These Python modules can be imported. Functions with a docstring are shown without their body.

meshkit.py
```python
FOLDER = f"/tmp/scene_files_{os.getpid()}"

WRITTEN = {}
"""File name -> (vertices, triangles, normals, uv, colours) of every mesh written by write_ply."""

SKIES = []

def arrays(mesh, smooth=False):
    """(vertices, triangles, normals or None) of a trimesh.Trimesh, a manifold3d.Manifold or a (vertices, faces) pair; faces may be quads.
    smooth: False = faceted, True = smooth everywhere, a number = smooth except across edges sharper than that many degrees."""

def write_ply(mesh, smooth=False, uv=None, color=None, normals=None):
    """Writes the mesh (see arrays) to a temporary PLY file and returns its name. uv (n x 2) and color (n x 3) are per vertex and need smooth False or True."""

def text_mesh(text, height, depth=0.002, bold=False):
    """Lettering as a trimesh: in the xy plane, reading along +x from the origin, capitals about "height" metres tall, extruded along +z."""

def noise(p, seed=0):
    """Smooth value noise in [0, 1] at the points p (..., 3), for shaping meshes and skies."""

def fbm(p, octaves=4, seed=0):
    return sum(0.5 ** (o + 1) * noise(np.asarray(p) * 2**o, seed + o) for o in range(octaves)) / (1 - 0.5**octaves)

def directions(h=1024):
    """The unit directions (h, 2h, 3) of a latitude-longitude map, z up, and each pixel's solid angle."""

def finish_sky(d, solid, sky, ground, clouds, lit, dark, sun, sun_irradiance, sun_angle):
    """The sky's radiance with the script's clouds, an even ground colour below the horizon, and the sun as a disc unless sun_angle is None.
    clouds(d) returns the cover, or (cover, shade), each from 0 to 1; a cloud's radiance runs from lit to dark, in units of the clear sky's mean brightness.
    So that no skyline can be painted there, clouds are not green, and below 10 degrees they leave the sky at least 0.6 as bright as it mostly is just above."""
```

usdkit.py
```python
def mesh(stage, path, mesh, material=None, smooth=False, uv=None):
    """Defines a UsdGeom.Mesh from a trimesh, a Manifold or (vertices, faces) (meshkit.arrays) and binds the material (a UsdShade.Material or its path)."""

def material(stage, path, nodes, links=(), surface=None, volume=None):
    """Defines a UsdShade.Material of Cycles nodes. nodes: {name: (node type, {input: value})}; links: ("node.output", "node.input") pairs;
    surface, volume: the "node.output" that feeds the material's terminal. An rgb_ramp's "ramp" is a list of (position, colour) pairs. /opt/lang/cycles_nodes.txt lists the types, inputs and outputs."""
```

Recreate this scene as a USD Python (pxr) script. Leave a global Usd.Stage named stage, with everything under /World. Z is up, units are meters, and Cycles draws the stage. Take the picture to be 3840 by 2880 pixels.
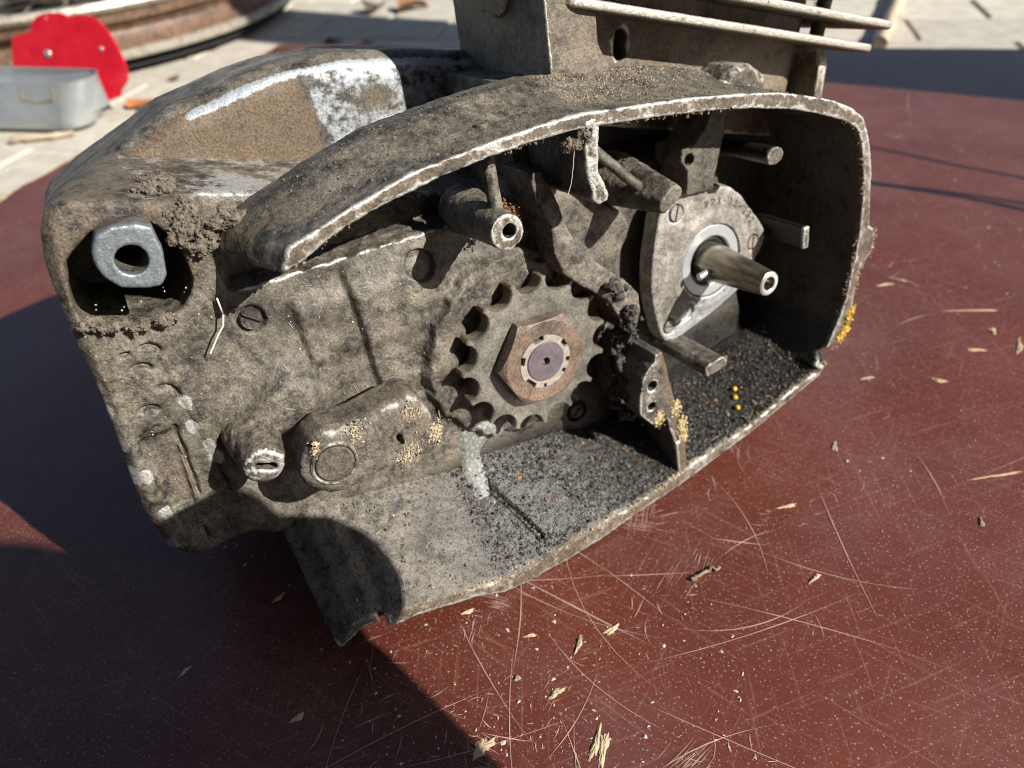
import math, random
import numpy as np
import trimesh, usdkit, meshkit
import manifold3d as m3
from meshkit import fbm, noise
from scipy import ndimage
from shapely.geometry import Polygon, LineString
from PIL import Image, ImageDraw
from pxr import Usd, UsdGeom, UsdLux, UsdShade, Gf, Sdf, Vt

stage = Usd.Stage.CreateInMemory()
UsdGeom.SetStageUpAxis(stage, UsdGeom.Tokens.z)
UsdGeom.SetStageMetersPerUnit(stage, 1.0)
UsdGeom.Xform.Define(stage, '/World')
stage.SetDefaultPrim(stage.GetPrimAtPath('/World'))
UsdGeom.Scope.Define(stage, '/World/Looks')

# ---------------------------------------------------------------- camera (hand-held phone, 30 cm above the board, pitched 40 degrees down)
CAM_H = 0.297
RIGHT = np.array([9.97564050e-01, -4.48385970e-02, -5.34365591e-02])
DOWN = np.array([-6.97564737e-02, -6.41221811e-01, -7.64178397e-01])
FWD = np.array([0.0, 7.66044443e-01, -6.42787610e-01])
cam = UsdGeom.Camera.Define(stage, '/World/camera')
mtx = Gf.Matrix4d(*RIGHT, 0, *(-DOWN), 0, *(-FWD), 0, 0, 0, CAM_H, 1)
cam.AddTransformOp().Set(mtx)
cam.CreateHorizontalApertureAttr(36.0)
cam.CreateVerticalApertureAttr(27.0)
cam.CreateFocalLengthAttr(36.0 * 0.70)
cam.CreateClippingRangeAttr(Gf.Vec2f(0.02, 200.0))
cam.CreateFStopAttr(9.0)
cam.CreateFocusDistanceAttr(0.27)
cam.CreateExposureAttr(0.85)

# ---------------------------------------------------------------- sky and sun (low sun behind the right shoulder)
TO_SUN = np.array([0.70740285, -0.40453847, 0.57959454])
elev, rot = math.asin(TO_SUN[2]), math.atan2(TO_SUN[0], TO_SUN[1])
sky_mat = usdkit.material(stage, '/World/Looks/sky_light',
    {'sky': ('sky_texture', {'sky_type': 'single_scattering', 'sun_disc': False, 'sun_elevation': elev, 'sun_rotation': rot, 'altitude': 100.0}),
     'bg': ('background_shader', {'strength': 0.05})},
    [('sky.color', 'bg.color')], surface='bg.background')
dome = UsdLux.DomeLight.Define(stage, '/World/sky')
UsdShade.MaterialBindingAPI.Apply(dome.GetPrim()).Bind(sky_mat)
dome.GetPrim().SetCustomDataByKey('kind', 'structure')
dome.GetPrim().SetCustomDataByKey('label', 'clear blue daylight sky above the yard')
dome.GetPrim().SetCustomDataByKey('category', 'sky')
sun = UsdLux.DistantLight.Define(stage, '/World/sunlight')
sun.CreateIntensityAttr(1.25)
sun.CreateAngleAttr(0.53)
sun.CreateNormalizeAttr(True)
sun.CreateColorAttr(Gf.Vec3f(1.0, 0.95, 0.87))
z = TO_SUN / np.linalg.norm(TO_SUN)
x = np.cross([0, 0, 1.0], z); x /= np.linalg.norm(x)
y = np.cross(z, x)
sun.AddTransformOp().Set(Gf.Matrix4d(*x, 0, *y, 0, *z, 0, 0, 0, 3, 1))

# ---------------------------------------------------------------- helpers
used = {}
def numbered(parent, name):
    k = used.get((parent, name), 0)
    used[(parent, name)] = k + 1
    return f'{parent}/{name}' + (f'_{k:03d}' if k else '')
def tag(prim, label=None, category=None, group=None, kind=None):
    for k, v in (('label', label), ('category', category), ('group', group), ('kind', kind)):
        if v: prim.SetCustomDataByKey(k, v)
    return prim
def thing(name, label, category, loc=(0, 0, 0), group=None):
    p = numbered('/World', name)
    x = UsdGeom.Xform.Define(stage, p)
    x.AddTranslateOp().Set(Gf.Vec3d(*map(float, loc)))
    return tag(x.GetPrim(), label, category, group)
def put(parent, name, mesh, mat, smooth=False, origin=(0, 0, 0), wear=None, **tags):
    """one mesh; vertices in world coordinates, stored relative to origin"""
    path = numbered(parent if isinstance(parent, str) else str(parent.GetPath()), name)
    v, f, n = meshkit.arrays(mesh, smooth)
    m = UsdGeom.Mesh.Define(stage, path)
    m.CreatePointsAttr(Vt.Vec3fArray.FromNumpy((v - np.asarray(origin)).astype(np.float32)))
    m.CreateFaceVertexCountsAttr(Vt.IntArray.FromNumpy(np.full(len(f), 3, np.int32)))
    m.CreateFaceVertexIndicesAttr(Vt.IntArray.FromNumpy(f.astype(np.int32).ravel()))
    m.CreateSubdivisionSchemeAttr('none')
    if n is not None:
        m.CreateNormalsAttr(Vt.Vec3fArray.FromNumpy(n.astype(np.float32)))
        m.SetNormalsInterpolation('vertex')
    if wear is not None:
        UsdGeom.PrimvarsAPI(m).CreatePrimvar('wear', Sdf.ValueTypeNames.Color3fArray, 'vertex').Set(Vt.Vec3fArray.FromNumpy(wear(v).astype(np.float32)))
    UsdShade.MaterialBindingAPI.Apply(m.GetPrim()).Bind(mat)
    return tag(m.GetPrim(), **tags)

# engine frame: u along the casing, v up, w out of the chain-side face, in units of 0.75 mm; origin on the sprocket axis at the cover joint
S = 0.00075
EO = np.array([0.02124725, 0.23304684, 0.1031993])
EM = np.array([[0.8856267274778978, 0.46438929033210424, 0.0], [-0.07429776760822628, 0.14169165860549948, 0.9871186937800622], [0.45840725470732824, -0.8742185172880418, 0.15999026927406704]])
def E(p): return EO + S * (np.asarray(p, float) @ EM)
def Einv(x): return ((np.asarray(x, float) - EO) @ EM.T) / S
ENG = np.array([0.03, 0.25, 0.0])

def smoothstep(a, b, x):
    t = np.clip((x - a) / (b - a), 0, 1)
    return t * t * (3 - 2 * t)
def smin(a, b, k):
    h = np.clip(0.5 + 0.5 * (b - a) / k, 0, 1)
    return b * (1 - h) + a * h - k * h * (1 - h)
def smax(a, b, k): return -smin(-a, -b, k)

class Flat:
    """signed distance to a polygon in the plane, from a raster"""
    R = 0.5
    def __init__(self, pts, pad=40):
        pts = np.asarray(pts, float)
        self.lo = pts.min(0) - pad
        n = np.ceil((pts.max(0) + pad - self.lo) / self.R).astype(int) + 1
        im = Image.new('L', (int(n[0]) * 2, int(n[1]) * 2))
        ImageDraw.Draw(im).polygon([tuple(((p - self.lo) / self.R + 0.5) * 2 - 0.5) for p in pts], fill=255)
        a = np.asarray(im.resize((int(n[0]), int(n[1])), Image.BOX), float).T / 255
        on = a > 0.5
        d = ndimage.distance_transform_edt(~on) - ndimage.distance_transform_edt(on)
        d = np.where(d > 0, d - 0.5, d + 0.5) * self.R
        near = np.abs(d) <= self.R
        self.d = ndimage.gaussian_filter(np.where(near, (0.5 - a) * self.R, d), 0.9)
    def __call__(self, u, v):
        c = np.stack([(u - self.lo[0]) / self.R, (v - self.lo[1]) / self.R])
        hi = np.array(self.d.shape)[:, None] - 1
        cc = np.clip(c.reshape(2, -1), 0, hi)
        out = ndimage.map_coordinates(self.d, cc, order=1, mode='nearest') + np.linalg.norm(c.reshape(2, -1) - cc, axis=0) * self.R
        return out.reshape(np.shape(u))

def ext(d2, w, a, b, r=0.0):
    """extrusion of a flat distance between w=a and w=b with rounded edges"""
    dw = np.abs(w - (a + b) / 2) - (b - a) / 2
    p, q = d2 + r, dw + r
    return np.hypot(np.maximum(p, 0), np.maximum(q, 0)) + np.minimum(np.maximum(p, q), 0) - r
def seg(u, v, a, b):
    a, b = np.asarray(a, float), np.asarray(b, float)
    d = b - a
    t = np.clip(((u - a[0]) * d[0] + (v - a[1]) * d[1]) / (d @ d), 0, 1)
    return np.hypot(u - a[0] - t * d[0], v - a[1] - t * d[1])
def seg3(u, v, w, a, b):
    a, b = np.asarray(a, float), np.asarray(b, float)
    d = b - a
    t = np.clip(((u - a[0]) * d[0] + (v - a[1]) * d[1] + (w - a[2]) * d[2]) / (d @ d + 1e-12), 0, 1)
    return np.sqrt((u - a[0] - t * d[0])**2 + (v - a[1] - t * d[1])**2 + (w - a[2] - t * d[2])**2), t

CORN = [(0,0,0),(1,0,0),(0,1,0),(1,1,0),(0,0,1),(1,0,1),(0,1,1),(1,1,1)]
EDG = [(0,1),(2,3),(4,5),(6,7),(0,2),(1,3),(4,6),(5,7),(0,4),(1,5),(2,6),(3,7)]
def nets(fn, lo, hi, h, c=6):
    """surface nets of the zero level of fn(u, v, w) in a box; blocks far from the surface are skipped"""
    lo, hi = np.asarray(lo, float), np.asarray(hi, float)
    nb = np.ceil((hi - lo) / (h * c)).astype(int)
    n = nb * c + 1
    g = [lo[k] + h * c * (np.arange(nb[k]) + 0.5) for k in range(3)]
    G = np.meshgrid(*g, indexing='ij')
    fc = fn(*[x.ravel() for x in G]).reshape(nb)
    F = np.repeat(np.repeat(np.repeat(np.where(fc < 0, -99.0, 99.0).astype(np.float32), c, 0), c, 1), c, 2)
    F = np.pad(F, ((0, 1),) * 3, mode='edge')
    act = np.argwhere(np.abs(fc) < h * c * 1.25 + 0.5)
    o = np.arange(c + 1)
    ox, oy, oz = [q.ravel() for q in np.meshgrid(o, o, o, indexing='ij')]
    for i in range(0, len(act), 6000):
        b = act[i:i + 6000] * c
        I, J, Kk = (b[:, 0:1] + ox).ravel(), (b[:, 1:2] + oy).ravel(), (b[:, 2:3] + oz).ravel()
        F[I, J, Kk] = fn(lo[0] + h * I, lo[1] + h * J, lo[2] + h * Kk)
    F[[0, -1]] = 99; F[:, [0, -1]] = 99; F[:, :, [0, -1]] = 99
    N = F < 0
    s = [slice(0, -1), slice(1, None)]
    any_, all_ = None, None
    for (a, b_, d) in CORN:
        q = N[s[a], s[b_], s[d]]
        any_ = q.copy() if any_ is None else any_ | q
        all_ = q.copy() if all_ is None else all_ & q
    cells = np.argwhere(any_ & ~all_)
    idx = np.full(any_.shape, -1, np.int32)
    idx[tuple(cells.T)] = np.arange(len(cells))
    val = np.stack([F[cells[:, 0] + a, cells[:, 1] + b_, cells[:, 2] + d] for a, b_, d in CORN], 1)
    val = np.clip(val, -2 * h, 2 * h)
    P, Wt = np.zeros((len(cells), 3)), np.zeros(len(cells))
    cor = np.array(CORN, float)
    for a, b_ in EDG:
        x = (val[:, a] < 0) != (val[:, b_] < 0)
        t = val[:, a] / np.where(x, val[:, a] - val[:, b_], 1)
        P[x] += cor[a] + t[x, None] * (cor[b_] - cor[a])
        Wt[x] += 1
    P = lo + h * (cells + P / Wt[:, None])
    quads = []
    for ax in range(3):
        s0 = [slice(None)] * 3; s1 = [slice(None)] * 3
        s0[ax], s1[ax] = slice(0, -1), slice(1, None)
        A, B = N[tuple(s0)], N[tuple(s1)]
        e = np.argwhere(A != B)
        b1, b2 = (ax + 1) % 3, (ax + 2) % 3
        e = e[(e[:, b1] > 0) & (e[:, b2] > 0) & (e[:, b1] < n[b1] - 1) & (e[:, b2] < n[b2] - 1)]
        inside = A[tuple(e.T)]
        q = []
        for da, db in ((-1, -1), (0, -1), (0, 0), (-1, 0)):
            k = e.copy(); k[:, b1] += da; k[:, b2] += db
            q.append(idx[tuple(k.T)])
        q = np.stack(q, 1)
        q[~inside] = q[~inside][:, ::-1]
        quads.append(q)
    q = np.vstack(quads)
    f = np.vstack([q[:, [0, 1, 2]], q[:, [0, 2, 3]]])
    return P, f[(f >= 0).all(1)]

def rough(P, f, amp, scale, octaves=4, seed=0, mask=None):
    """pushes vertices along their normals with noise"""
    nrm = meshkit.arrays((P, f), True)[2]
    d = (fbm(P * scale, octaves, seed) - 0.5) * 2 * amp
    if mask is not None: d = d * mask
    return P + nrm * d[:, None]

def lathe(profile, center, w_axis=True, sec=48):
    """(radius, w) profile turned about the w direction at center (u, v)"""
    prof = np.array(profile, float)
    a = np.linspace(0, 2 * np.pi, sec, endpoint=False)
    P = np.stack([np.outer(np.cos(a), prof[:, 0]) + center[0], np.outer(np.sin(a), prof[:, 0]) + center[1], np.tile(prof[:, 1], (sec, 1))], -1)
    m = len(prof)
    f = []
    for i in range(sec):
        j = (i + 1) % sec
        for k in range(m - 1):
            f.append((i * m + k, j * m + k, j * m + k + 1)); f.append((i * m + k, j * m + k + 1, i * m + k + 1))
    return P.reshape(-1, 3), np.array(f)
def prism(poly, a, b):
    """polygon (shapely or points) between w=a and w=b"""
    poly = poly if hasattr(poly, 'exterior') else Polygon(poly)
    t = trimesh.creation.extrude_polygon(poly, b - a, engine='earcut')
    t.apply_translation((0, 0, a))
    return t
def arr(m):
    v, f, _ = meshkit.arrays(m)
    return v, f
def join(*ms):
    V, F, o = [], [], 0
    for m in ms:
        v, f = arr(m)
        V.append(v); F.append(f + o); o += len(v)
    return np.vstack(V), np.vstack(F)
# ---------------------------------------------------------------- materials
def mat(name, nodes, links, surface='p.BSDF'):
    return usdkit.material(stage, '/World/Looks/' + name, nodes, links, surface=surface)

def grime(name, dark=(0.020, 0.0175, 0.0145), light=(0.165, 0.145, 0.114), rust=(0.135, 0.094, 0.057), metal=(0.50, 0.49, 0.46), oil=(0.010, 0.0095, 0.009), rough=0.55, bump=1.0, fine=1150.0, spec=0.5, speck=0.35, streak=None):
    """dirty cast aluminium: greasy dust over metal; the wear primvar (r bare metal, g brown dirt, b black oil) says where each shows"""
    N = {
        'geo': ('texture_coordinate', {}), 'mp': ('mapping', {'scale': streak or (1, 1, 1)}),
        'att': ('attribute', {'attribute': 'wear'}), 'sep': ('separate_color', {}),
        'nl': ('noise_texture', {'scale': 26.0, 'detail': 5.0, 'roughness': 0.6}),
        'nq': ('noise_texture', {'scale': 75.0, 'detail': 6.0, 'roughness': 0.7}),
        'nm': ('noise_texture', {'scale': 330.0, 'detail': 5.0, 'roughness': 0.7}),
        'nf': ('noise_texture', {'scale': fine, 'detail': 3.0, 'roughness': 0.6}),
        'ns': ('noise_texture', {'scale': 1900.0, 'detail': 2.0, 'roughness': 0.5}),
        'a1': ('math', {'math_type': 'multiply_add', 'value2': 0.42}), 'a2': ('math', {'math_type': 'multiply', 'value2': 0.58}), 'fv': ('map_range', {'from_min': 0.3, 'from_max': 0.7, 'to_min': 0.55, 'to_max': 1.45, 'clamp': True}), 'lm2': ('math', {'math_type': 'multiply'}),
        'rg1': ('math', {'math_type': 'multiply_add', 'value2': 0.6}), 'rg2': ('math', {'math_type': 'multiply', 'value2': 0.4}),
        'ramp': ('rgb_ramp', {'ramp': [(0.40, dark), (0.5, tuple(0.5 * (a + b) for a, b in zip(dark, light))), (0.60, light)]}),
        'lmul': ('map_range', {'from_min': 0.32, 'from_max': 0.68, 'to_min': 0.60, 'to_max': 1.40, 'clamp': True}),
        'lmul2': ('map_range', {'from_min': 0.3, 'from_max': 0.7, 'to_min': 0.9, 'to_max': 1.1, 'clamp': True}),
        'lm': ('math', {'math_type': 'multiply'}),
        'lcol': ('mix', {'mix_type': 'multiply', 'fac': 1.0}), 'lgrey': ('combine_color', {}),
        'sp': ('map_range', {'from_min': 0.66, 'from_max': 0.72, 'to_min': 0.0, 'to_max': speck, 'clamp': True}),
        'c1': ('mix', {'color2': (0.42, 0.375, 0.30)}),
        'g1': ('math', {'math_type': 'add'}), 'gm': ('map_range', {'from_min': 0.92, 'from_max': 1.16, 'clamp': True}),
        'rr': ('rgb_ramp', {'ramp': [(0.35, tuple(0.4 * a for a in rust)), (0.65, tuple(1.15 * a for a in rust))]}),
        'c2': ('mix', {}),
        'm1': ('math', {'math_type': 'add'}), 'mm': ('map_range', {'from_min': 0.95, 'from_max': 1.07, 'clamp': True}),
        'mcol': ('rgb_ramp', {'ramp': [(0.3, tuple(0.6 * a for a in metal)), (0.7, tuple(1.1 * a for a in metal))]}),
        'c3': ('mix', {}),
        'o1': ('math', {'math_type': 'add'}), 'om': ('map_range', {'from_min': 0.88, 'from_max': 1.2, 'clamp': True}),
        'c4': ('mix', {'color2': oil}),
        'rv': ('map_range', {'from_min': 0.35, 'from_max': 0.65, 'to_min': rough + 0.15, 'to_max': rough - 0.15, 'clamp': True}),
        'r1': ('mix_float', {'b': 0.42}), 'r2': ('mix_float', {'b': 0.30}),
        'met': ('math', {'math_type': 'multiply', 'value2': 0.5}),
        'bq': ('bump', {'strength': 0.45 * bump, 'distance': 0.0016}), 'bm': ('bump', {'strength': 0.75 * bump, 'distance': 0.0008}), 'bf': ('bump', {'strength': 0.7 * bump, 'distance': 0.00035}),
        'p': ('principled_bsdf', {'specular_ior_level': spec}),
    }
    L = [('geo.object', 'mp.vector')] + [('mp.vector', f'{n}.vector') for n in ('nl', 'nq', 'nm', 'nf', 'ns')] + [
        ('att.color', 'sep.color'),
        ('nm.fac', 'a1.value1'), ('nq.fac', 'a2.value1'), ('a2.value', 'a1.value3'), ('a1.value', 'ramp.fac'), ('nf.fac', 'fv.value'), ('lm.value', 'lm2.value1'), ('fv.result', 'lm2.value2'),
        ('nq.fac', 'rg1.value1'), ('nm.fac', 'rg2.value1'), ('rg2.value', 'rg1.value3'),
        ('nl.fac', 'lmul.value'), ('nq.fac', 'lmul2.value'), ('lmul.result', 'lm.value1'), ('lmul2.result', 'lm.value2'), ('lm2.value', 'lgrey.r'), ('lm2.value', 'lgrey.g'), ('lm2.value', 'lgrey.b'),
        ('ramp.color', 'lcol.color1'), ('lgrey.color', 'lcol.color2'),
        ('ns.fac', 'sp.value'), ('sp.result', 'c1.fac'), ('lcol.color', 'c1.color1'),
        ('sep.g', 'g1.value1'), ('rg1.value', 'g1.value2'), ('g1.value', 'gm.value'), ('gm.result', 'c2.fac'), ('nf.fac', 'rr.fac'),
        ('c1.color', 'c2.color1'), ('rr.color', 'c2.color2'),
        ('sep.r', 'm1.value1'), ('rg1.value', 'm1.value2'), ('m1.value', 'mm.value'), ('mm.result', 'c3.fac'), ('nf.fac', 'mcol.fac'),
        ('c2.color', 'c3.color1'), ('mcol.color', 'c3.color2'),
        ('sep.b', 'o1.value1'), ('rg1.value', 'o1.value2'), ('o1.value', 'om.value'), ('om.result', 'c4.fac'), ('c3.color', 'c4.color1'),
        ('nl.fac', 'rv.value'), ('rv.result', 'r1.a'), ('mm.result', 'r1.fac'), ('r1.result', 'r2.a'), ('om.result', 'r2.fac'),
        ('mm.result', 'met.value1'),
        ('nq.fac', 'bq.height'), ('bq.normal', 'bm.normal'), ('nm.fac', 'bm.height'), ('bm.normal', 'bf.normal'), ('nf.fac', 'bf.height'),
        ('c4.color', 'p.base_color'), ('r2.result', 'p.roughness'), ('met.value', 'p.metallic'), ('bf.normal', 'p.normal')]
    return mat(name, N, L)

def plain(name, color, rough=0.5, metallic=0.0, var=0.25, scale=60.0, bump=0.0, bscale=None, spec=0.5, stretch=None):
    lo, hi = tuple(c * (1 - var) for c in color), tuple(min(c * (1 + var), 1) for c in color)
    N = {'geo': ('texture_coordinate', {}), 'map': ('mapping', {'scale': stretch or (1, 1, 1)}),
         'n': ('noise_texture', {'scale': scale, 'detail': 5.0, 'roughness': 0.6}),
         'r': ('rgb_ramp', {'ramp': [(0.3, lo), (0.7, hi)]}), 'p': ('principled_bsdf', {'roughness': rough, 'metallic': metallic, 'specular_ior_level': spec})}
    L = [('geo.object', 'map.vector'), ('map.vector', 'n.vector'), ('n.fac', 'r.fac'), ('r.color', 'p.base_color')]
    if bump:
        N['n2'] = ('noise_texture', {'scale': bscale or scale * 4, 'detail': 4.0, 'roughness': 0.6})
        N['b'] = ('bump', {'strength': bump, 'distance': 0.0006})
        L += [('map.vector', 'n2.vector'), ('n2.fac', 'b.height'), ('b.normal', 'p.normal')]
    return mat(name, N, L)

M_CAST = grime('dirty_cast_aluminium')
M_REAR = grime('scraped_rear_casting', metal=(0.43, 0.47, 0.51), bump=0.45)
M_LUG = grime('bare_lug_casting', bump=0.5, metal=(0.23, 0.26, 0.275), rust=(0.16, 0.10, 0.055))
M_COVER = grime('bearing_cover_metal', dark=(0.12, 0.11, 0.095), light=(0.38, 0.355, 0.31), metal=(0.44, 0.46, 0.47), fine=1700.0, rough=0.45, bump=1.0, speck=0.35)
M_STEEL = grime('sprocket_steel', dark=(0.07, 0.066, 0.058), light=(0.17, 0.158, 0.13), rust=(0.17, 0.095, 0.055), rough=0.45, bump=0.4, speck=0.2)
M_NUT = grime('rusty_nut_steel', dark=(0.075, 0.052, 0.038), light=(0.21, 0.15, 0.11), rust=(0.19, 0.115, 0.07), rough=0.45, bump=0.5, speck=0.3)
M_CYL = grime('cast_iron_cylinder', metal=(0.50, 0.47, 0.40), dark=(0.065, 0.052, 0.040), light=(0.21, 0.178, 0.135), rust=(0.16, 0.105, 0.06), bump=0.9)
M_SHAFT = plain('oily_shaft_steel', (0.33, 0.30, 0.24), rough=0.24, metallic=0.85, var=0.45, scale=90.0, stretch=(1, 1, 4))
M_BRIGHT = plain('bright_steel', (0.62, 0.62, 0.62), rough=0.3, metallic=0.8, var=0.2, scale=300.0)
M_PURPLE = plain('blued_shaft_end', (0.13, 0.105, 0.125), rough=0.45, metallic=0.4, var=0.25, scale=240.0)
M_WASHER = plain('pale_lock_ring', (0.34, 0.305, 0.26), rough=0.45, metallic=0.35, var=0.3, scale=500.0, bump=0.3)
M_RUBBER = plain('black_seal', (0.012, 0.012, 0.014), rough=0.4, var=0.3)
M_SEAL = plain('grey_seal_face', (0.34, 0.35, 0.355), rough=0.4, metallic=0.3, var=0.12, scale=200.0)
# ================================================================ the engine
ENGINE = thing('moped_engine', 'dirty old moped engine with open chain-side crankcase, sprocket and shaft', 'engine', ENG)

ARCH_OUT = [(-160,95),(-140,107.5),(-125.2,115.3),(-119.2,117.2),(-108.7,120.0),(-95.0,124.2),(-79.6,128.0),(-64.1,131.9),(-48.5,133.4),(-32.5,135.0),(-16.2,136.2),(9.4,137.4),(27.3,137.7),(40.6,136.3),(54.8,134.8),(74.3,132.9),(96.1,130.6),(106.4,129.0),(133.8,124.7),(157.4,120.4),(182.7,113.2),(202.8,106.8),(219.9,98.7),(231.0,90.9),(235.9,82.3),(241.3,69.4),(245.1,53.7),(247.3,37.5),(250.3,15.6),(255.5,12.2),(257.2,6.3),(257.0,0.6),(254.3,-6.5),(249.5,-9.4),(245.9,-16.5),(244.2,-30.2),(243.5,-38.7),(241.5,-52.9),(236.0,-62.3),(227.4,-73.0),(216,-84)]
ARCH_IN = [(210,-79),(221.8,-67.2),(226.3,-57.9),(231.5,-46.6),(236.0,-33.5),(238.1,-15.1),(240.2,-2.3),(241.5,15.6),(240.3,39.2),(236.4,61.0),(231.5,76.6),(226.2,85.4),(215.7,92.1),(197.3,99.6),(170.7,108.4),(137.7,116.3),(111.9,120.7),(96.0,122.9),(64.1,126.8),(40.1,129.2),(23.9,130.5),(8.6,130.4),(-8.7,130.2),(-25.4,129.2),(-33.8,128.2),(-49.9,126.8),(-66.0,123.9),(-81.3,121.3),(-96.7,117.4),(-107.0,113.7),(-113.4,110.6),(-119.0,108.2),(-123.5,107.6),(-130,105.0),(-140,101),(-160,90)]
BOT_OUT = [(222.5,-83.1),(215.3,-90.1),(184.3,-100.2),(151.2,-110.1),(110.0,-119.3),(81.4,-125.5),(51.4,-129.6),(19.0,-135.8),(-12.5,-138.8),(-43.0,-139.8),(-60.3,-137.5),(-75.5,-130.0),(-91.3,-125.9),(-116.2,-119.0),(-131.2,-118.1)]
BOT_IN = [(-161.5,-109.4),(-151.9,-101.6),(-139.7,-101.0),(-133.0,-109.5),(-125.6,-108.0),(-113.8,-109.7),(-89.8,-117.6),(-74.3,-122.0),(-60.7,-126.8),(-35.5,-127.4),(-11.1,-125.6),(19.0,-122.4),(43.3,-122.1),(68.1,-118.5),(95.6,-111.7),(109.9,-110.2),(150.9,-103.4),(161.0,-100.0),(189.7,-90.5),(211.6,-86.0),(222.5,-81.5)]
LEFT = [(-155,-60),(-163,-67),(-166,-66),(-172.3,-63.2),(-176.4,-59.5),(-183.2,-56.5),(-190.1,-54.4),(-206.8,-56.5),(-215.2,-54.3),(-223.3,-44.2),(-225.3,-32.2),(-225.7,-14.7),(-224.4,2.1),(-222.8,16.4),(-220.5,35.1),(-219.0,51.1),(-218.3,62.0),(-218.2,75.1),(-217.8,85.3),(-216.6,97.8),(-215.9,107.1),(-215.1,114.7),(-213.9,122.7),(-211.0,132.6),(-207.0,142.5),(-203.0,147.5),(-197,150)]
REAR = [(-219,80),(-218.5,108),(-216,122),(-211,127.5),(-202,132),(-192,137.5),(-156,152),(-139,159.5),(-119,163.3),(-95.5,168.3),(-73.5,170.7),(-41,170.3),(6.5,163.5),(48,155),(100,143),(150,132),(205,105),(228,60),(222,-40),(150,-82),(120,-98),(0,-103),(-90,-101),(-150,-80),(-206,-46),(-222,0)]
POCKET = [(-197.7,126.3),(-202.9,123.0),(-206.6,119.8),(-207.5,115.0),(-209.8,107.8),(-211.2,99.9),(-210.8,93.7),(-208.0,89.6),(-203.7,88.0),(-192.2,83.9),(-185.2,82.6),(-177.5,82.9),(-170.0,85.2),(-165.5,89.9),(-161.3,97.2),(-160.9,104.3),(-161.5,112.8),(-162.9,117.6),(-166.1,124.0),(-170.3,128.8),(-176.1,129.0),(-188.1,130.1),(-192.7,129.3)]
LUG = [(-195,119),(-194.4,125),(-190.6,131.6),(-184.3,133.5),(-174.3,132.4),(-168.9,129.3),(-168.5,118.9),(-170.8,107.5),(-174.5,103.8),(-180,104.2),(-189.9,107.8),(-194.1,113.8)]

f_band = Flat(ARCH_OUT + ARCH_IN)
f_pocket, f_lug = Flat(POCKET), Flat(LUG)
BACK = LEFT + [(-185,168),(-150,168),(-86,165),(-60,150),(-30,148),(5,148),(45,146),(100,141),(150,132),(200,117),(233,98),(246,75),(249,30),(246,-20),(242,-50),(229,-66),(216,-76),(128,-98),(56,-110),(-35,-90),(-120,-80)]
f_back = Flat(BACK)
f_rear = Flat(REAR)
bin_ = np.array(BOT_IN).T
bout = np.array([(-190,-113),(-161.0,-113.5),(-149.6,-108.6),(-140.1,-108.0),(-134,-114)] + BOT_OUT[::-1]).T
SL_U, SL_S = [-170,-110,-35,20,56,128,180,240], [0.86,0.92,1.05,0.80,0.62,0.46,0.36,0.25]
def rise(u): return np.interp(u, SL_U, SL_S)
WB = -54.0

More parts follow.
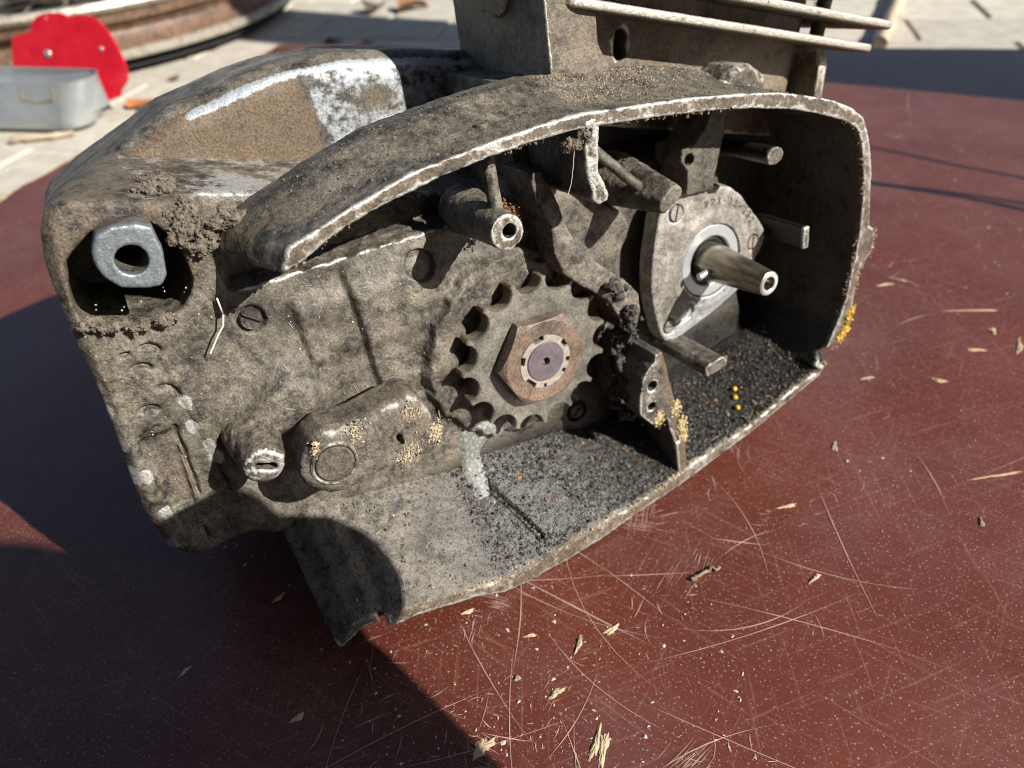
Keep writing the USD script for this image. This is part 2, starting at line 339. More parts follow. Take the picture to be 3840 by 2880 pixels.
def chain_case(u, v, w):
    """arched upper and right wall of the chain side, joined to the floor"""
    d = np.clip(-w, 0, 60)
    k = 0.125 * smoothstep(0, 1, np.clip(d, 0, 42) / 42 * 0.5 + 0.0) * 2 * smoothstep(190, 120, u)
    vs = np.where(v > 40, 40 + (v - 40) / (1 + k), v)
    f2 = f_band(u, vs)
    arch = np.minimum(ext(f2, w, -62, 0, 0.7), ext(np.maximum(f2, 150 - u), w, -104, 0, 0.7))
    arch = smax(arch, (-125.6 - 0.36 * d - u + 0.45 * (v - 112)) * 0.8, 1.5)
    s = rise(u)
    top = v - (np.interp(u, *bin_) + s * d)
    bot = v - (np.interp(u, *bout) + s * d)
    t = np.maximum(top, -bot) / np.sqrt(1 + s * s)
    fl = smax(smax(t, np.abs(w + 31) - 31, 1.6), np.maximum(-163.5 - 0.06 * d - u, u - 223 - 0.5 * d), 1.2)
    notch = np.maximum(np.abs(u + 135.2 + 0.02 * (v + 105)) - 1.7, -w - 5)            # saw-like slit at the tab
    fl = np.maximum(fl, -notch)
    crack = np.maximum(np.abs(u - np.interp(-w, [0, 12, 25, 40, 55], [-19, -24, -31, -41, -45])) - 1.3, 0)
    fl = fl + 2.2 * smoothstep(1.4, 0.0, crack) * smoothstep(-6, -12, w)
    both = smin(arch, fl, 4.0)
    hole = np.sqrt(np.maximum(seg(u, v, (233, -71), (221, -75.5)) - 0, 0)**2 + (0.8 * (w + 0))**2) - 6.2   # half-round drain notch at the right corner
    return smax(both, -hole, 0.8)

def top_plane(u, w): return 131.5 - 0.28 * (u + 148) + 0.066 * (-55 - w)
def back_face(u, v):
    """where the machined and cast back wall stands, as w"""
    z = np.full(np.shape(u), WB)
    z = z + 3.4 * smoothstep(-123.5, -119.5, u) * smoothstep(28, 40, v) * smoothstep(76, 62, v)
    z = z + 4.2 * smoothstep(-92.5, -88.5, u + 0.05 * (v - 35)) * smoothstep(-6, 8, v) * smoothstep(88, 70, v) * smoothstep(-30, -50, u)
    r = np.hypot(u, v)
    crust = fbm(np.stack([u * 0.16, v * 0.16, 0 * u], -1), 4, 3)
    z = z + 6.0 * smoothstep(65, 60, r + 9.0 * (crust - 0.5)) + 7.0 * np.exp(-((r - 60) / 4.5)**2) * (crust - 0.42) * smoothstep(0.6, 1.1, np.arctan2(v, u)) * smoothstep(-45, -20, v + 0.2 * u)
    z = z + 17 * np.exp(-(((u + 137) / 17)**2 + ((v - 22) / 17)**2)**1.3) + 12 * np.exp(-((u + 158) / 14)**2 - ((v - 16) / 15)**2)
    z = z - 3.0 * smoothstep(0, 2.0, np.minimum(np.minimum(u + 214.5, -198.0 - (u - 0.12 * (v - 5))), np.minimum(v + 21, 27 - v)))
    z = z - 0.9 * smoothstep(0, 1.5, np.minimum(u + 0.06*(v-20) + 217, -185.5 - u - 0.07 * (v - 30)) ) * smoothstep(75, 70, v) * smoothstep(-38, -32, v)
    z = z - 12 * smoothstep(70, 95, u) - 26 * smoothstep(14, 0, np.minimum(v - 84, 400)) * smoothstep(186, 200, u + 0.25 * v) - 26 * smoothstep(80, 92, v) * smoothstep(20, 50, u)   # the crank side lies deeper
    z = z - 15 * smoothstep(85, 88.5, v + 0.6 * np.sin(u * 0.5)) * smoothstep(-150, -144, u) * smoothstep(30, 10, u)     # recess above the ledge, under the arch
    for c in ((-51.4, 69.9, 8.2), (-142.8, 69.0, 7.2), (-66.8, -84.1, 7.4), (22.2, 58.1, 8.0), (39.5, -70.0, 7.5)):
        z = z - 3.4 * smoothstep(c[2] + 0.6, c[2] - 0.6, np.hypot(u - c[0], v - c[1]))
    # cast figures on the left panel, half buried in dirt
    for a, b, c, r0, r1 in ((-192.0, 68.0, 5.0, -0.3, 2.4), (-198.5, 59.0, 5.2, 0.2, 2.6), (-193.5, 44.0, 6.0, -0.6, 1.9), (-203.0, 37.0, 5.0, 0.2, 2.5), (-201.5, 68.5, 3.2, 0.8, 2.4)):
        an = np.arctan2(v - b, u - a)
        rr = np.hypot(u - a, v - b)
        z = z - 3.0 * smoothstep(1.5, 0.7, np.abs(rr - c)) * smoothstep(0.0, 0.35, an - r0) * smoothstep(0.0, 0.35, r1 - an)
    z = z - 3.2 * smoothstep(1.7, 0.6, seg(u, v, (-195.5, 27), (-198.5, -16))) - 2.4 * smoothstep(1.4, 0.5, seg(u, v, (-203.5, -37), (-204, -44)))
    z = z - 2.0 * smoothstep(1.1, 0.4, seg(u, v, (-213, 27), (-203, 30)))
    return z

def back_wall(u, v, w):
    body = ext(f_back(u, v), w, -175, -40, 4.5)
    zz = back_face(u, v)
    edge = smoothstep(0, 7, -f_back(u, v))
    d = smax(body, (w - (zz - 4.0 * (1 - edge)**2)) * 0.9, 2.0)
    d = smax(d, (v - top_plane(u, w)) * 0.95 - 400 * smoothstep(18, 30, u), 4.0)
    d = smax(d, (v - (147.5 + 0.42 * (u + 203) - 0.135 * (-52 - w))) * 0.9 - 400 * smoothstep(-140, -120, u), 9.0)
    d = smax(d, -np.maximum(f_pocket(u, v) + 0.02 * (w + 50), -(w + 125)), 2.0)
    # pillar right of the pocket and recess beyond it
    d = smax(d, -(seg(u, v, (-143, 92), (-143, 112)) - 5.5 + np.maximum(-w - 62, 0) * 2), 2.5)
    d = smax(d, -(np.sqrt((u + 168)**2 + (v - 138)**2 + (0.7 * (w + 66))**2) - 5.0), 1.5)
    return d

def rear_housing(u, v, w):
    d = ext(f_rear(u, v), w, -225, -140, 15.0)
    groove = np.maximum(np.abs(f_rear(u, v) + 3.0), np.abs(w + 158) - 1.0)
    return smax(d, -(groove - 0.7), 1.0)

def wear_case(X):
    u, v, w = Einv(X).T
    r = np.zeros(len(u)); g = np.full(len(u), 0.36); o = 0.30 * smoothstep(-130, -60, u) * (w < -20) * (w > -70)
    front = smoothstep(-2.2, -0.9, w)
    r = np.maximum(r, front * 0.43); g = np.maximum(g, front * 0.58)
    ed = smoothstep(-4.5, -2, w) * (1 - front) * 0.42
    r = np.maximum(r, ed)
    inside = (w < -3) * smoothstep(2, -3, f_band(u, v) * 0 + (v - np.interp(u, np.array(ARCH_OUT[1:28])[:, 0], np.array(ARCH_OUT[1:28])[:, 1]) + 6))
    low = inside * smoothstep(-20, 40, u) * smoothstep(-20, -60, v)
    o = np.maximum(o, low * 0.66)
    o = np.maximum(o, inside * smoothstep(60, 100, u) * 0.50)
    o = np.maximum(o, inside * smoothstep(70, 100, v) * smoothstep(-60, 10, u) * 0.40)
    o = np.maximum(o, inside * smoothstep(-40, -80, v) * (0.36 + 0.32 * smoothstep(-120, -30, u)))
    # outer arch: rubbed streaks and a crease worn bright
    arch = (w > -60) * (v > 105) * smoothstep(0, 3, v - np.interp(u, np.array(ARCH_OUT[1:28])[:, 0], np.array(ARCH_OUT[1:28])[:, 1]) - 1)
    g = np.where(arch > 0.5, 0.28 + 0.25 * smoothstep(-60, -140, u), g)
    r = np.maximum(r, arch * 0.46 * np.exp(-((w + 37) / 1.3)**2) * smoothstep(40, -20, u))
    r = np.maximum(r, arch * 0.30 * np.exp(-((w + 14) / 7)**2) * smoothstep(0, 20, u) * smoothstep(110, 90, u))
    # white paint-like chips down the left edge
    for a, b, s in ((-221, 46, 5), (-222, 26, 5.5), (-222.5, 8, 5.5), (-217.5, 6, 4), (-217, -19, 4), (-221.5, -41, 4), (-186, 38, 4), (-184, 10, 4), (-183, 2, 5), (-188, 24, 4)):
        r = np.maximum(r, 0.85 * np.exp(-((u - a)**2 + ((v - b) * 0.7)**2) / (s * s)) * (w > -64))
    r = np.maximum(r, 0.50 * np.exp(-((v - 84.3) / 1.6)**2) * (w < -45) * (w > -64) * smoothstep(-150, -140, u) * smoothstep(0, -20, u))
    # brown earth on the left block and its lower panel
    g = np.maximum(g, 0.52 * smoothstep(86, 100, v) * smoothstep(-120, -150, u))
    g = np.maximum(g, 0.50 * smoothstep(-212, -208, u) * smoothstep(-197, -200, u) * smoothstep(-20, -16, v) * smoothstep(28, 24, v))
    # streaked metal on the valley floor
    val = (w < -57) * smoothstep(5, 1, np.abs(v - top_plane(u, w))) * (u > -172)
    r = np.maximum(r, val * (0.43 + 0.20 * np.exp(-((u + 125) / 16)**2 - ((w + 85) / 16)**2)))
    g = np.maximum(g, val * 0.42)
    o = np.where(v > 120, o * 0.6, o)
    return np.stack([r, g, o], -1)

def wear_rear(X):
    u, v, w = Einv(X).T
    e = f_rear(u, v)
    r = np.full(len(u), 0.20); g = np.full(len(u), 0.30); o = np.zeros(len(u))
    left = smoothstep(-142, -126, u)
    strip = np.exp(-((e + 5.5) / 2.2)**2) * (w > -152) * left
    strip2 = np.exp(-((w + 142.5) / 2.2)**2) * (e > -19) * left
    r = np.maximum(r, 0.60 * strip); r = np.maximum(r, 0.66 * strip2)
    face = (w > -144.5)
    split = u + 0.12 * (v - 135)
    white = face * smoothstep(-66, -60, split)
    r = np.maximum(r, 0.50 * white)
    brown = face * smoothstep(-60, -66, split)
    g = np.maximum(g, 0.66 * brown); r = np.where((brown > 0.5) & (e < -16.5), 0.0, r)
    blotch = face * np.exp(-((u + 27) / 9)**2 - ((v - 143) / 6)**2)
    r = r - 0.3 * blotch; g = np.maximum(g, 0.7 * blotch)
    r = np.maximum(r, 0.46 * np.exp(-((w + 166) / 1.3)**2) * smoothstep(-110, -60, u))
    g = np.maximum(g, 0.42 * smoothstep(-150, -170, u))
    return np.stack([r, g, o], -1)

def body(parent, name, fn, lo, hi, h, mat, wear, amp=0.35, sc=0.16, seed=0, **k):
    P, f = nets(fn, lo, hi, h)
    P = rough(P, f, amp, sc, 4, seed)
    # edges that stand out are rubbed down to metal
    n_ = meshkit.arrays((P, f), True)[2]
    acc, cnt = np.zeros((len(P), 3)), np.zeros(len(P))
    for a, b in ((0, 1), (1, 2), (2, 0)):
        for k_ in range(3): acc[:, k_] += np.bincount(f[:, a], P[f[:, b], k_], len(P))
        cnt += np.bincount(f[:, a], minlength=len(P))
    H = ((P - acc / np.maximum(cnt, 1)[:, None]) * n_).sum(1) / h
    for _ in range(3):
        s_ = np.zeros(len(P))
        for a, b in ((0, 1), (1, 2), (2, 0)): s_ += np.bincount(f[:, a], H[f[:, b]], len(P))
        H = 0.5 * H + 0.5 * s_ / np.maximum(cnt, 1)
    W = np.asarray(wear(E(P)), float)
    W[:, 0] += 0.26 * smoothstep(0.035, 0.13, H)
    return put(parent, name, (E(P), f), mat, True, ENG, lambda X: W, **k)

def put_s(parent, name, mesh, mat, smooth, wear, **k): return put(parent, name, mesh, mat, smooth, ENG, wear, **k)
def flatwear(r=0.1, g=0.3, o=0.0): return lambda X: np.tile([r, g, o], (len(X), 1))

# "put" cannot smooth by angle and keep per-vertex wear in step, so wear is evaluated on the split vertices it returns
body(ENGINE, 'chain_case_wall', chain_case, (-172, -146, -108), (264, 158, 4), 1.1, M_CAST, wear_case, amp=0.45, sc=0.2)
body(ENGINE, 'back_wall', back_wall, (-232, -116, -180), (256, 170, -34), 1.1, M_CAST, wear_case, amp=0.5, sc=0.14, seed=5)
body(ENGINE, 'rear_housing', rear_housing, (-230, -112, -230), (236, 180, -136), 1.4, M_REAR, wear_rear, amp=0.3, sc=0.12, seed=9)

# mounting lug in the pocket, with its bolt hole
def lug(u, v, w):
    d = ext(f_lug(u, v), w, -84, -38, 1.5)
    return smax(d, -(np.hypot(u + 181.5, v - 118.0) - 6.6), 0.6)
def wear_lug(X):
    u, v, w = Einv(X).T
    return np.stack([0.62 * smoothstep(-46, -42, w) , np.full(len(u), 0.40), np.zeros(len(u))], -1)
body(ENGINE, 'mounting_lug', lug, (-200, 98, -88), (-162, 140, -34), 0.7, M_LUG, wear_lug, amp=0.35, sc=0.2, label='pale bare-metal lug with a round bolt hole in the left pocket')

# screw bosses that carry the missing cover
def boss1(u, v, w):
    t = np.clip(-w / 54, 0, 1)
    d = (np.hypot(u + 21 - 3.0 * t, v - 92.1 + 1.5 * t) - (9.0 + 4.5 * t**1.4)) * 0.97
    d = smax(d, np.abs(w + 30) - 30, 0.8)
    return smax(d, -np.maximum(np.hypot(u + 19.6, v - 92.4) - 3.7, -w - 18), 0.7)
def wear_boss(X):
    u, v, w = Einv(X).T
    f = smoothstep(-1.6, -0.6, w)
    return np.stack([0.44 * f, 0.30 + 0.28 * f, np.full(len(u), 0.25) * (1 - f)], -1)
body(ENGINE, 'screw_boss', boss1, (-44, 68, -64), (2, 116, 3), 0.7, M_CAST, wear_boss, amp=0.5, sc=0.3, seed=2, label='round screw boss with rusty threaded hole above the sprocket')
f_b2 = Flat([(75.9,74.4),(76.9,71.9),(80.0,71.2),(84.3,76.0),(90.0,80.6),(90.3,84.1),(87.2,86.2),(83.0,82.4),(78.8,78.0)])
def boss2(u, v, w):
    t = np.clip((-w - 3) / 50, 0, 1)
    d = seg(u + 2 * t, v - 3 * t, (80, 77), (86, 81.5)) - (5.0 + 7.5 * t)
    d = smax(d * 0.95, np.abs(w + 33) - 30, 1.0)
    return smax(d, (u - 83) * 0.5 - (v - 79) * 0.86 - 3.5 - 6 * t, 1.0)
body(ENGINE, 'screw_boss', boss2, (52, 56, -66), (104, 106, 0), 0.8, M_CAST, wear_boss, amp=0.6, sc=0.3, seed=3, label='long tapering boss above the bearing cover with a broken flat end')

# round steel pins
def pin(a, b, r, name, **k):
    t = trimesh.creation.cylinder(r * S, segment=[E(a), E(b)], sections=28)
    put_s(ENGINE, name, t, M_CAST, 40, flatwear(0.33, 0.3), **k)
pin((-17.0, 140, -20), (-18.4, 97, -14), 3.6, 'locating_pin', label='upright pin between the arched wall and the round screw boss')
pin((47.0, 113.0, -24), (78, 82.0, -22), 3.0, 'locating_pin', label='slanting pin running into the long tapering boss')
pin((158, 116, -50), (150, 98, -50), 2.2, 'locating_pin', label='thin pin in the dark upper right of the case')

def from_poly(name, pts, a, b, h=0.8, r=1.0, mat=None, wear=None, amp=0.3, sc=0.25, seed=0, taper=0.0, holes=(), **k):
    fl = Flat(pts)
    pts = np.array(pts, float)
    def fn(u, v, w):
        d = ext(fl(u, v) - taper * np.clip(b - w, 0, 80), w, a, b, r)
        for hu, hv, hr, hd in holes:
            d = smax(d, -np.maximum(np.hypot(u - hu, v - hv) - hr, (b - hd) - w), 0.5)
        return d
    m = taper * (b - a) + 3
    body(ENGINE, name, fn, (*(pts.min(0) - m), a - 3), (*(pts.max(0) + m), b + 3), h, mat or M_CAST, wear or flatwear(0.15, 0.42), amp, sc, seed, **k)

def wear_rib(X):
    u, v, w = Einv(X).T
    f = smoothstep(-3, -1, w)
    return np.stack([0.49 * f, 0.25 + 0.30 * f, 0.3 * (1 - f)], -1)
from_poly('hanging_rib', [(28.0,134),(37.5,135),(35.4,118),(34.5,107.4),(37.4,102.1),(40.2,94.2),(39.0,91.3),(33.4,90.8),(29.6,94.5),(30.3,98.4),(28.0,105.6),(27.6,111.5),(28.0,126)], -60, 0, wear=wear_rib, amp=0.5, seed=4)
from_poly('partition_rib', [(19.4,77.1),(12,92),(10,108),(17,108),(24,92),(30,72),(36.1,57.6),(46.0,47.8),(58.3,35.9),(68.1,27.0),(76.0,16.5),(77.1,2.7),(73.0,-7.2),(64.7,-6.4),(61.0,4.8),(55.2,17.0),(46.7,26.4),(34.4,36.6),(24.2,46.8),(19.6,60.9)], -58, -27, wear=wear_rib, amp=0.9, sc=0.22, seed=6, label='curved grime-caked rib between the sprocket and the crank chamber')
from_poly('crank_chamber_shoulder', [(17.1,99.1),(22.6,97.6),(61.1,76.6),(80.2,63.3),(86.7,53.4),(76.2,34.3),(70.0,18.6),(56.5,32.7),(42.6,46.1),(33.1,58.4),(22.0,83.2)], -62, -45, r=3.0, amp=0.9, sc=0.12, seed=7, taper=0.12)
MOUNT = [(74.0,-13.7),(77.3,-25.0),(78.4,-32.3),(79.9,-40.7),(83.1,-54.2),(86.4,-68.1),(88.1,-77.4),(90.6,-90.8),(87.0,-93.6),(82.5,-88.6),(79.3,-76.3),(77.6,-67.6),(74.3,-62.6),(70.0,-63.1),(68.1,-67.2),(63.9,-64.4),(59.9,-59.2),(55.2,-53.0),(55.7,-42.0),(58.9,-27.4),(64.8,-21.2),(68.4,-19.4),(68.6,-14.7)]
def wear_mount(X):
    u, v, w = Einv(X).T
    f = smoothstep(-6, -3.5, w)
    edge = np.exp(-((u - np.interp(v, [-92, -68, -40, -14], [89, 85, 79, 74])) / 3.0)**2)
    return np.stack([0.40 * f * (1 - edge), 0.30 + 0.38 * f * edge + 0.1 * f, 0.42 * (1 - f)], -1)
from_poly('mounting_block', MOUNT, -62, -3, h=0.7, wear=wear_mount, amp=0.5, seed=8, holes=((65.6, -35.6, 3.6, 22), (64.6, -50.6, 3.0, 22)), label='mounting block with two threaded holes beside the sprocket')
from_poly('block_foot', [(88.9,-86.8),(91.0,-101.0),(90.7,-116.1),(84.0,-113.4),(83.2,-100.0),(81.8,-86.6)], -46, -1.0, wear=wear_mount, amp=0.6, seed=10)
from_poly('guide_bracket', [(108.5,-39.9),(112.1,-37.8),(123.8,-37.0),(127.0,-41.0),(125.4,-45.2),(109.6,-46.8)], -62, -2, r=0.7, wear=flatwear(0.30, 0.30, 0.2), amp=0.25, seed=11)
from_poly('round_post', [(168.8 + 6.6 * math.cos(a), 81.0 + 5.2 * math.sin(a)) for a in np.linspace(0, 2 * math.pi, 20)[:-1]], -58, -10, r=0.8, wear=lambda X: np.stack([0.25 * smoothstep(-13, -11, Einv(X)[:, 2]), 0.3 + 0.2 * smoothstep(-13, -11, Einv(X)[:, 2]), 0.75 * smoothstep(-11, -13, Einv(X)[:, 2])], -1), amp=0.35, seed=12)  # sides darkened through the oil channel in place of shade
from_poly('square_post', [(203.4,24.6),(208.6,24.2),(208.8,9.3),(203.8,9.5)], -66, -14, r=0.5, wear=lambda X: np.stack([0.42 * smoothstep(-17, -15, Einv(X)[:, 2]), np.full(len(X), 0.35), 0.85 * smoothstep(-15, -17, Einv(X)[:, 2])], -1), amp=0.25, seed=13)  # body behind the end blackened by the oil channel to look shaded
from_poly('threaded_post', [(121.0,91.7),(124,93.5),(130,92.9),(139,101),(146,113),(158,111),(153.6,92),(149.6,77.0),(147.2,70.8),(146.0,61.2),(124.5,62.8),(125.1,77.4),(120.3,84.4)], -64, -38, r=1.2, wear=flatwear(0.18, 0.2, 0.38), amp=0.4, seed=14, holes=((126.6, 84.6, 3.6, 14),), label='dark post with a threaded hole above the bearing cover')
from_poly('casting_hump', [(138,128),(150,134.5),(160,133.5),(172,125),(170,112),(140,116)], -52, -22, r=5.0, wear=flatwear(0.45, 0.52), amp=0.3, seed=15)
from_poly('bolt_ear', [(249,14),(256,12),(258,4),(254.5,-6),(248,-10)], -12, -0.4, r=1.0, wear=wear_rib, amp=0.3, seed=16)

# worn bushing left of the kick lever
def bush(u, v, w):
    t = np.clip((-20 - w) / 34, 0, 1)
    d = np.hypot((u + 163.0) * 0.95, v - 6.5 - 4 * t) - (9.5 + 5 * t)
    d = smax(d, np.abs(w + 40) - 20, 2.5)
    return smax(d, -np.maximum(seg(u, v, (-165.5, 7.5), (-159.5, 4.5)) - 2.0, -w - 29), 1.5)
body(ENGINE, 'worn_bushing', bush, (-186, -16, -62), (-142, 32, -16), 0.7, M_CAST, lambda X: np.stack([0.43 * smoothstep(-25, -21, Einv(X)[:, 2]), np.full(len(X), 0.42), 0 * X[:, 0]], -1), amp=1.1, sc=0.26, seed=17)

# kick-start lever
LEVER = [(-147.2,2.0),(-143.3,9.1),(-138.9,13.5),(-131.9,16.6),(-124.5,15.6),(-114,14.4),(-99.1,16.4),(-84,18.4),(-78.5,14),(-75.1,4.4),(-72.4,-8.1),(-72.6,-18),(-75.7,-23.6),(-91.6,-22.4),(-107.7,-21.4),(-122,-23.6),(-130,-24.2),(-137.5,-22.0),(-144.2,-17.0),(-148.2,-10.2),(-149.0,-3.8)]
def lever(u, v, w):
    d = ext(f_lever(u, v), w + 0.10 * np.clip(v - 2, 0, 20) , -40, -13, 6.0)
    return smax(d, -np.maximum(seg(u, v, (-95.5, -3.5), (-94.8, -7.5)) - 1.5, -w - 22), 0.7)
f_lever = Flat(LEVER)
body(ENGINE, 'kick_lever', lever, (-154, -30, -44), (-66, 24, -9), 0.7, M_CAST, lambda X: np.stack([0.30 + 0.16 * np.exp(-((Einv(X)[:, 2] + 15.5) / 1.6)**2), np.full(len(X), 0.37) + 0.12 * smoothstep(-105, -85, Einv(X)[:, 0]), 0 * X[:, 0]], -1), amp=0.22, sc=0.12, seed=18)
lp = lathe([(0, -11.6), (9.4, -11.6), (10.0, -12.2), (10.0, -20)], (-131.5, -3.0), sec=56)
put_s(ENGINE, 'lever_pin', (E(lp[0]), lp[1]), M_CAST, 30, flatwear(0.28, 0.44))
lr = lathe([(10.6, -14), (10.9, -12.2), (11.6, -11.9), (12.5, -12.5), (12.8, -14)], (-131.5, -3.0), sec=56)
put_s(ENGINE, 'lever_clip', (E(rough(*lr, 0.25, 0.5)), lr[1]), M_CAST, 30, flatwear(0.45, 0.50))

# slotted screws in the back wall and in the bearing cover
def slotted(c, r, w0, hgt, ang, mat, wear, **k):
    head = m3.Manifold.revolve(m3.CrossSection([[(0, 0), (r, 0), (r, hgt * 0.72), (r * 0.9, hgt), (0, hgt)]]), 40)
    slot = m3.Manifold.cube((3 * r, 0.26 * r, hgt), True).rotate((0, 0, ang)).translate((0, 0, hgt))
    v, f, _ = meshkit.arrays(head - slot)
    put_s(ENGINE, 'slotted_screw', (E(v + [c[0], c[1], w0]), f), mat, 35, wear, **k)
for (a, b, r, ang, lab) in ((-51.4, 69.9, 6.6, 40, 'slotted screw in the shadow of the round boss'), (-142.8, 69.0, 5.6, -40, 'half-buried slotted screw near the end of the arch'), (-66.8, -84.1, 5.6, 60, 'slotted screw low on the back wall'), (22.2, 58.1, 6.2, 0, 'large slotted screw right of the round boss'), (39.5, -70.0, 5.6, 30, 'slotted screw in the shade below the sprocket')):
    slotted((a, b), r, -58.2, 4.6 if a != 22.2 else 10.4, ang, M_CAST, flatwear(0.22, 0.36), label=lab)

# bearing cover with its ring, shaft and screws
COVER = [(113.9,67.8),(125.0,67.3),(137.0,66.3),(150.5,63.1),(161.3,58.5),(170.7,50.5),(177.7,41.1),(186.8,30.1),(192.1,22.7),(194.2,14.3),(190.3,6.5),(183.7,-0.6),(177.9,-12.1),(169.3,-18.2),(158.8,-22.5),(144.7,-27.8),(128.9,-32.2),(117.9,-35.3),(111.4,-36.9),(104.2,-34.1),(100.0,-26.7),(96.1,-9.1),(94.1,6.6),(94.0,14.9),(95.7,29.5),(98.7,43.4),(101.5,55.7),(104.8,61.6),(108.6,65.3)]
COVER = [(148.6 + (a - 143.5) * 1.0, 10.3 + (b - 13.0)) for a, b in COVER]
SHC = (148.8, 10.2)
f_cover = Flat(COVER)
WC = -43.0
def cover(u, v, w):
    r = np.hypot(u - SHC[0], v - SHC[1])
    top = WC + 2.2 * smoothstep(37, 31, r) * 0.6
    d = smax(ext(f_cover(u, v) - 0.06 * (WC - w), w, WC - 13, WC + 6, 1.6), w - top, 1.6)
    d = smax(d, -np.maximum(r - 25.5, WC - 3 - w), 0.5)
    d = smax(d, -(r - 18.0), 0.5)
    deb = np.hypot((u - 121.5) * 1.0, (v + 21.0) * 1.3)
    d = smax(d, -np.maximum(seg(u, v, (117.5, -22), (128, -20.5)) - 6.2, WC - 1.6 - w), 0.8)
    for a, b, r0 in SCR: d = smax(d, -np.maximum(np.hypot(u - a, v - b) - r0 - 0.7, WC - 2.6 - w), 0.5)
    return d
SCR = [(120.0, 51.5, 5.2), (187.0, 12.0, 4.9), (113.0, -26.8, 4.9)]
def wear_cover(X):
    u, v, w = Einv(X).T
    low = smoothstep(-8, -18, v - 0.35 * (u - 150))
    side = smoothstep(WC - 2, WC - 5, w)
    return np.stack([0.30 + 0.24 * low, 0.30 + 0.16 * np.exp(-((np.hypot(u - SHC[0], v - SHC[1]) - 29) / 3)**2), 0.30 * side], -1)
body(ENGINE, 'bearing_cover', cover, (90, -44, WC - 18), (204, 76, WC + 6), 0.75, M_COVER, wear_cover, amp=0.32, sc=0.34, seed=19, label='cast three-screw cover plate round the crankshaft')
bs = lathe([(33, -66), (33, WC - 10)], SHC, sec=64)
put_s(ENGINE, 'bearing_seat', (E(rough(*bs, 0.4, 0.2)), bs[1]), M_CAST, 40, flatwear(0.3, 0.3, 0.2))
for (a, b, r), ang in zip(SCR, (75, 85, -12)):
    slotted((a, b), r, WC - 3.4, 4.0, ang, M_COVER, flatwear(0.34, 0.42))
ring = lathe([(17.2, WC - 4), (17.2, WC - 0.4), (18.0, WC + 0.3), (24.2, WC + 0.3), (25.2, WC - 0.5), (25.2, WC - 4)], SHC, sec=72)
put_s(ENGINE, 'seal_ring', (E(ring[0]), ring[1]), M_SEAL, 30, None)
lip = lathe([(12.6, WC - 6), (13.2, WC - 3.2), (15.2, WC - 2.2), (17.4, WC - 3.0)], SHC, sec=64)
put_s(ENGINE, 'oil_seal', (E(lip[0]), lip[1]), M_RUBBER, 40, None)
shaft = lathe([(0, 1.0), (3.4, 1.0), (4.2, 3.0), (4.2, 8.0), (4.6, 9.0), (6.8, 9.2), (7.7, 8.6), (8.1, 7.0), (12.4, WC + 8), (12.7, WC + 1), (12.7, WC - 10)], SHC, sec=72)
CRANK = put_s(ENGINE, 'crankshaft_end', (E(shaft[0]), shaft[1]), M_SHAFT, 35, None, label='tapered oily steel shaft with a hollow end')
endr = lathe([(4.3, 9.0), (4.7, 9.35), (6.7, 9.5), (7.7, 8.9)], SHC, sec=56)
put(CRANK, 'shaft_rim', (E(endr[0]) , endr[1]), M_BRIGHT, 35, ENG)
pn = trimesh.creation.cylinder(2.3 * S, segment=[E((139.5, 10.0, WC + 11)), E((128.5, 8.5, WC + 11.5))], sections=24)
put(CRANK, 'drive_pin', pn, M_BRIGHT, 40, ENG)
lt = []
for i, ch in enumerate('221-11-132'):
    a = math.radians(96 - i * 7.6)
    t = meshkit.text_mesh(ch, 4.6, 0.9)
    t.apply_translation((-1.6, 0, 0))
    t.apply_transform(trimesh.transformations.rotation_matrix(a - math.pi / 2, (0, 0, 1)))
    t.apply_translation((SHC[0] + 38.5 * math.cos(a), SHC[1] + 38.5 * math.sin(a), WC - 0.25))
    lt.append((E(t.vertices), t.faces))
put_s(ENGINE, 'cast_number', join(*lt), M_COVER, False, flatwear(0.1, 0.2, 0.45), label='raised casting number curving round the cover')

# sprocket, nut, lock ring and gearbox shaft
TEETH, RP, RS, RT = 15, 49.3, 8.6, 49.6
SPC = np.array([3.0, -0.9, 0.0])
def sprocket_outline():
    pts = []
    for k in range(TEETH):
        tip = math.radians(5.5 + 24 * k)
        gap = tip + math.radians(12)
        hw = math.radians(1.0)
        pts += [(RT * math.cos(tip - hw), RT * math.sin(tip - hw)), ((RT + 0.3) * math.cos(tip), (RT + 0.3) * math.sin(tip)), (RT * math.cos(tip + hw), RT * math.sin(tip + hw))]
        c = np.array([RP * math.cos(gap), RP * math.sin(gap)])
        for b in np.linspace(84, -84, 17):
            d = gap + math.pi + math.radians(b)
            pts.append(tuple(c + RS * np.array([math.cos(d), math.sin(d)])))
        nxt = tip + math.radians(24)
    return pts
so = sprocket_outline()
srt = Polygon(so).buffer(0)
spr = prism(srt, -42.0, -32.8)
spr2 = prism(srt.buffer(-0.7), -32.8, -32.0)
sm = join(spr, prism(srt.buffer(-0.35), -32.8, -32.3), spr2)
def wear_spr(X):
    u, v, w = Einv(X).T
    r = np.hypot(u, v)
    side = smoothstep(-32.9, -33.5, w)
    return np.stack([0.12 + 0.10 * np.exp(-((r - 30) / 4)**2) + 0 * u, 0.30 + 0.22 * side + 0.1 * smoothstep(36, 48, r), 0.12 * np.exp(-((r - 27) / 3)**2)], -1)
SPROCKET = put_s(ENGINE, 'sprocket', (E(sm[0] + SPC), sm[1]), M_STEEL, 30, wear_spr, label='fifteen-tooth worn drive sprocket')
hexp = Polygon([(30.0 * math.cos(math.radians(a)), 30.0 * math.sin(math.radians(a))) for a in range(-4, 356, 60)])
cs = m3.CrossSection([list(hexp.exterior.coords)[:-1]])
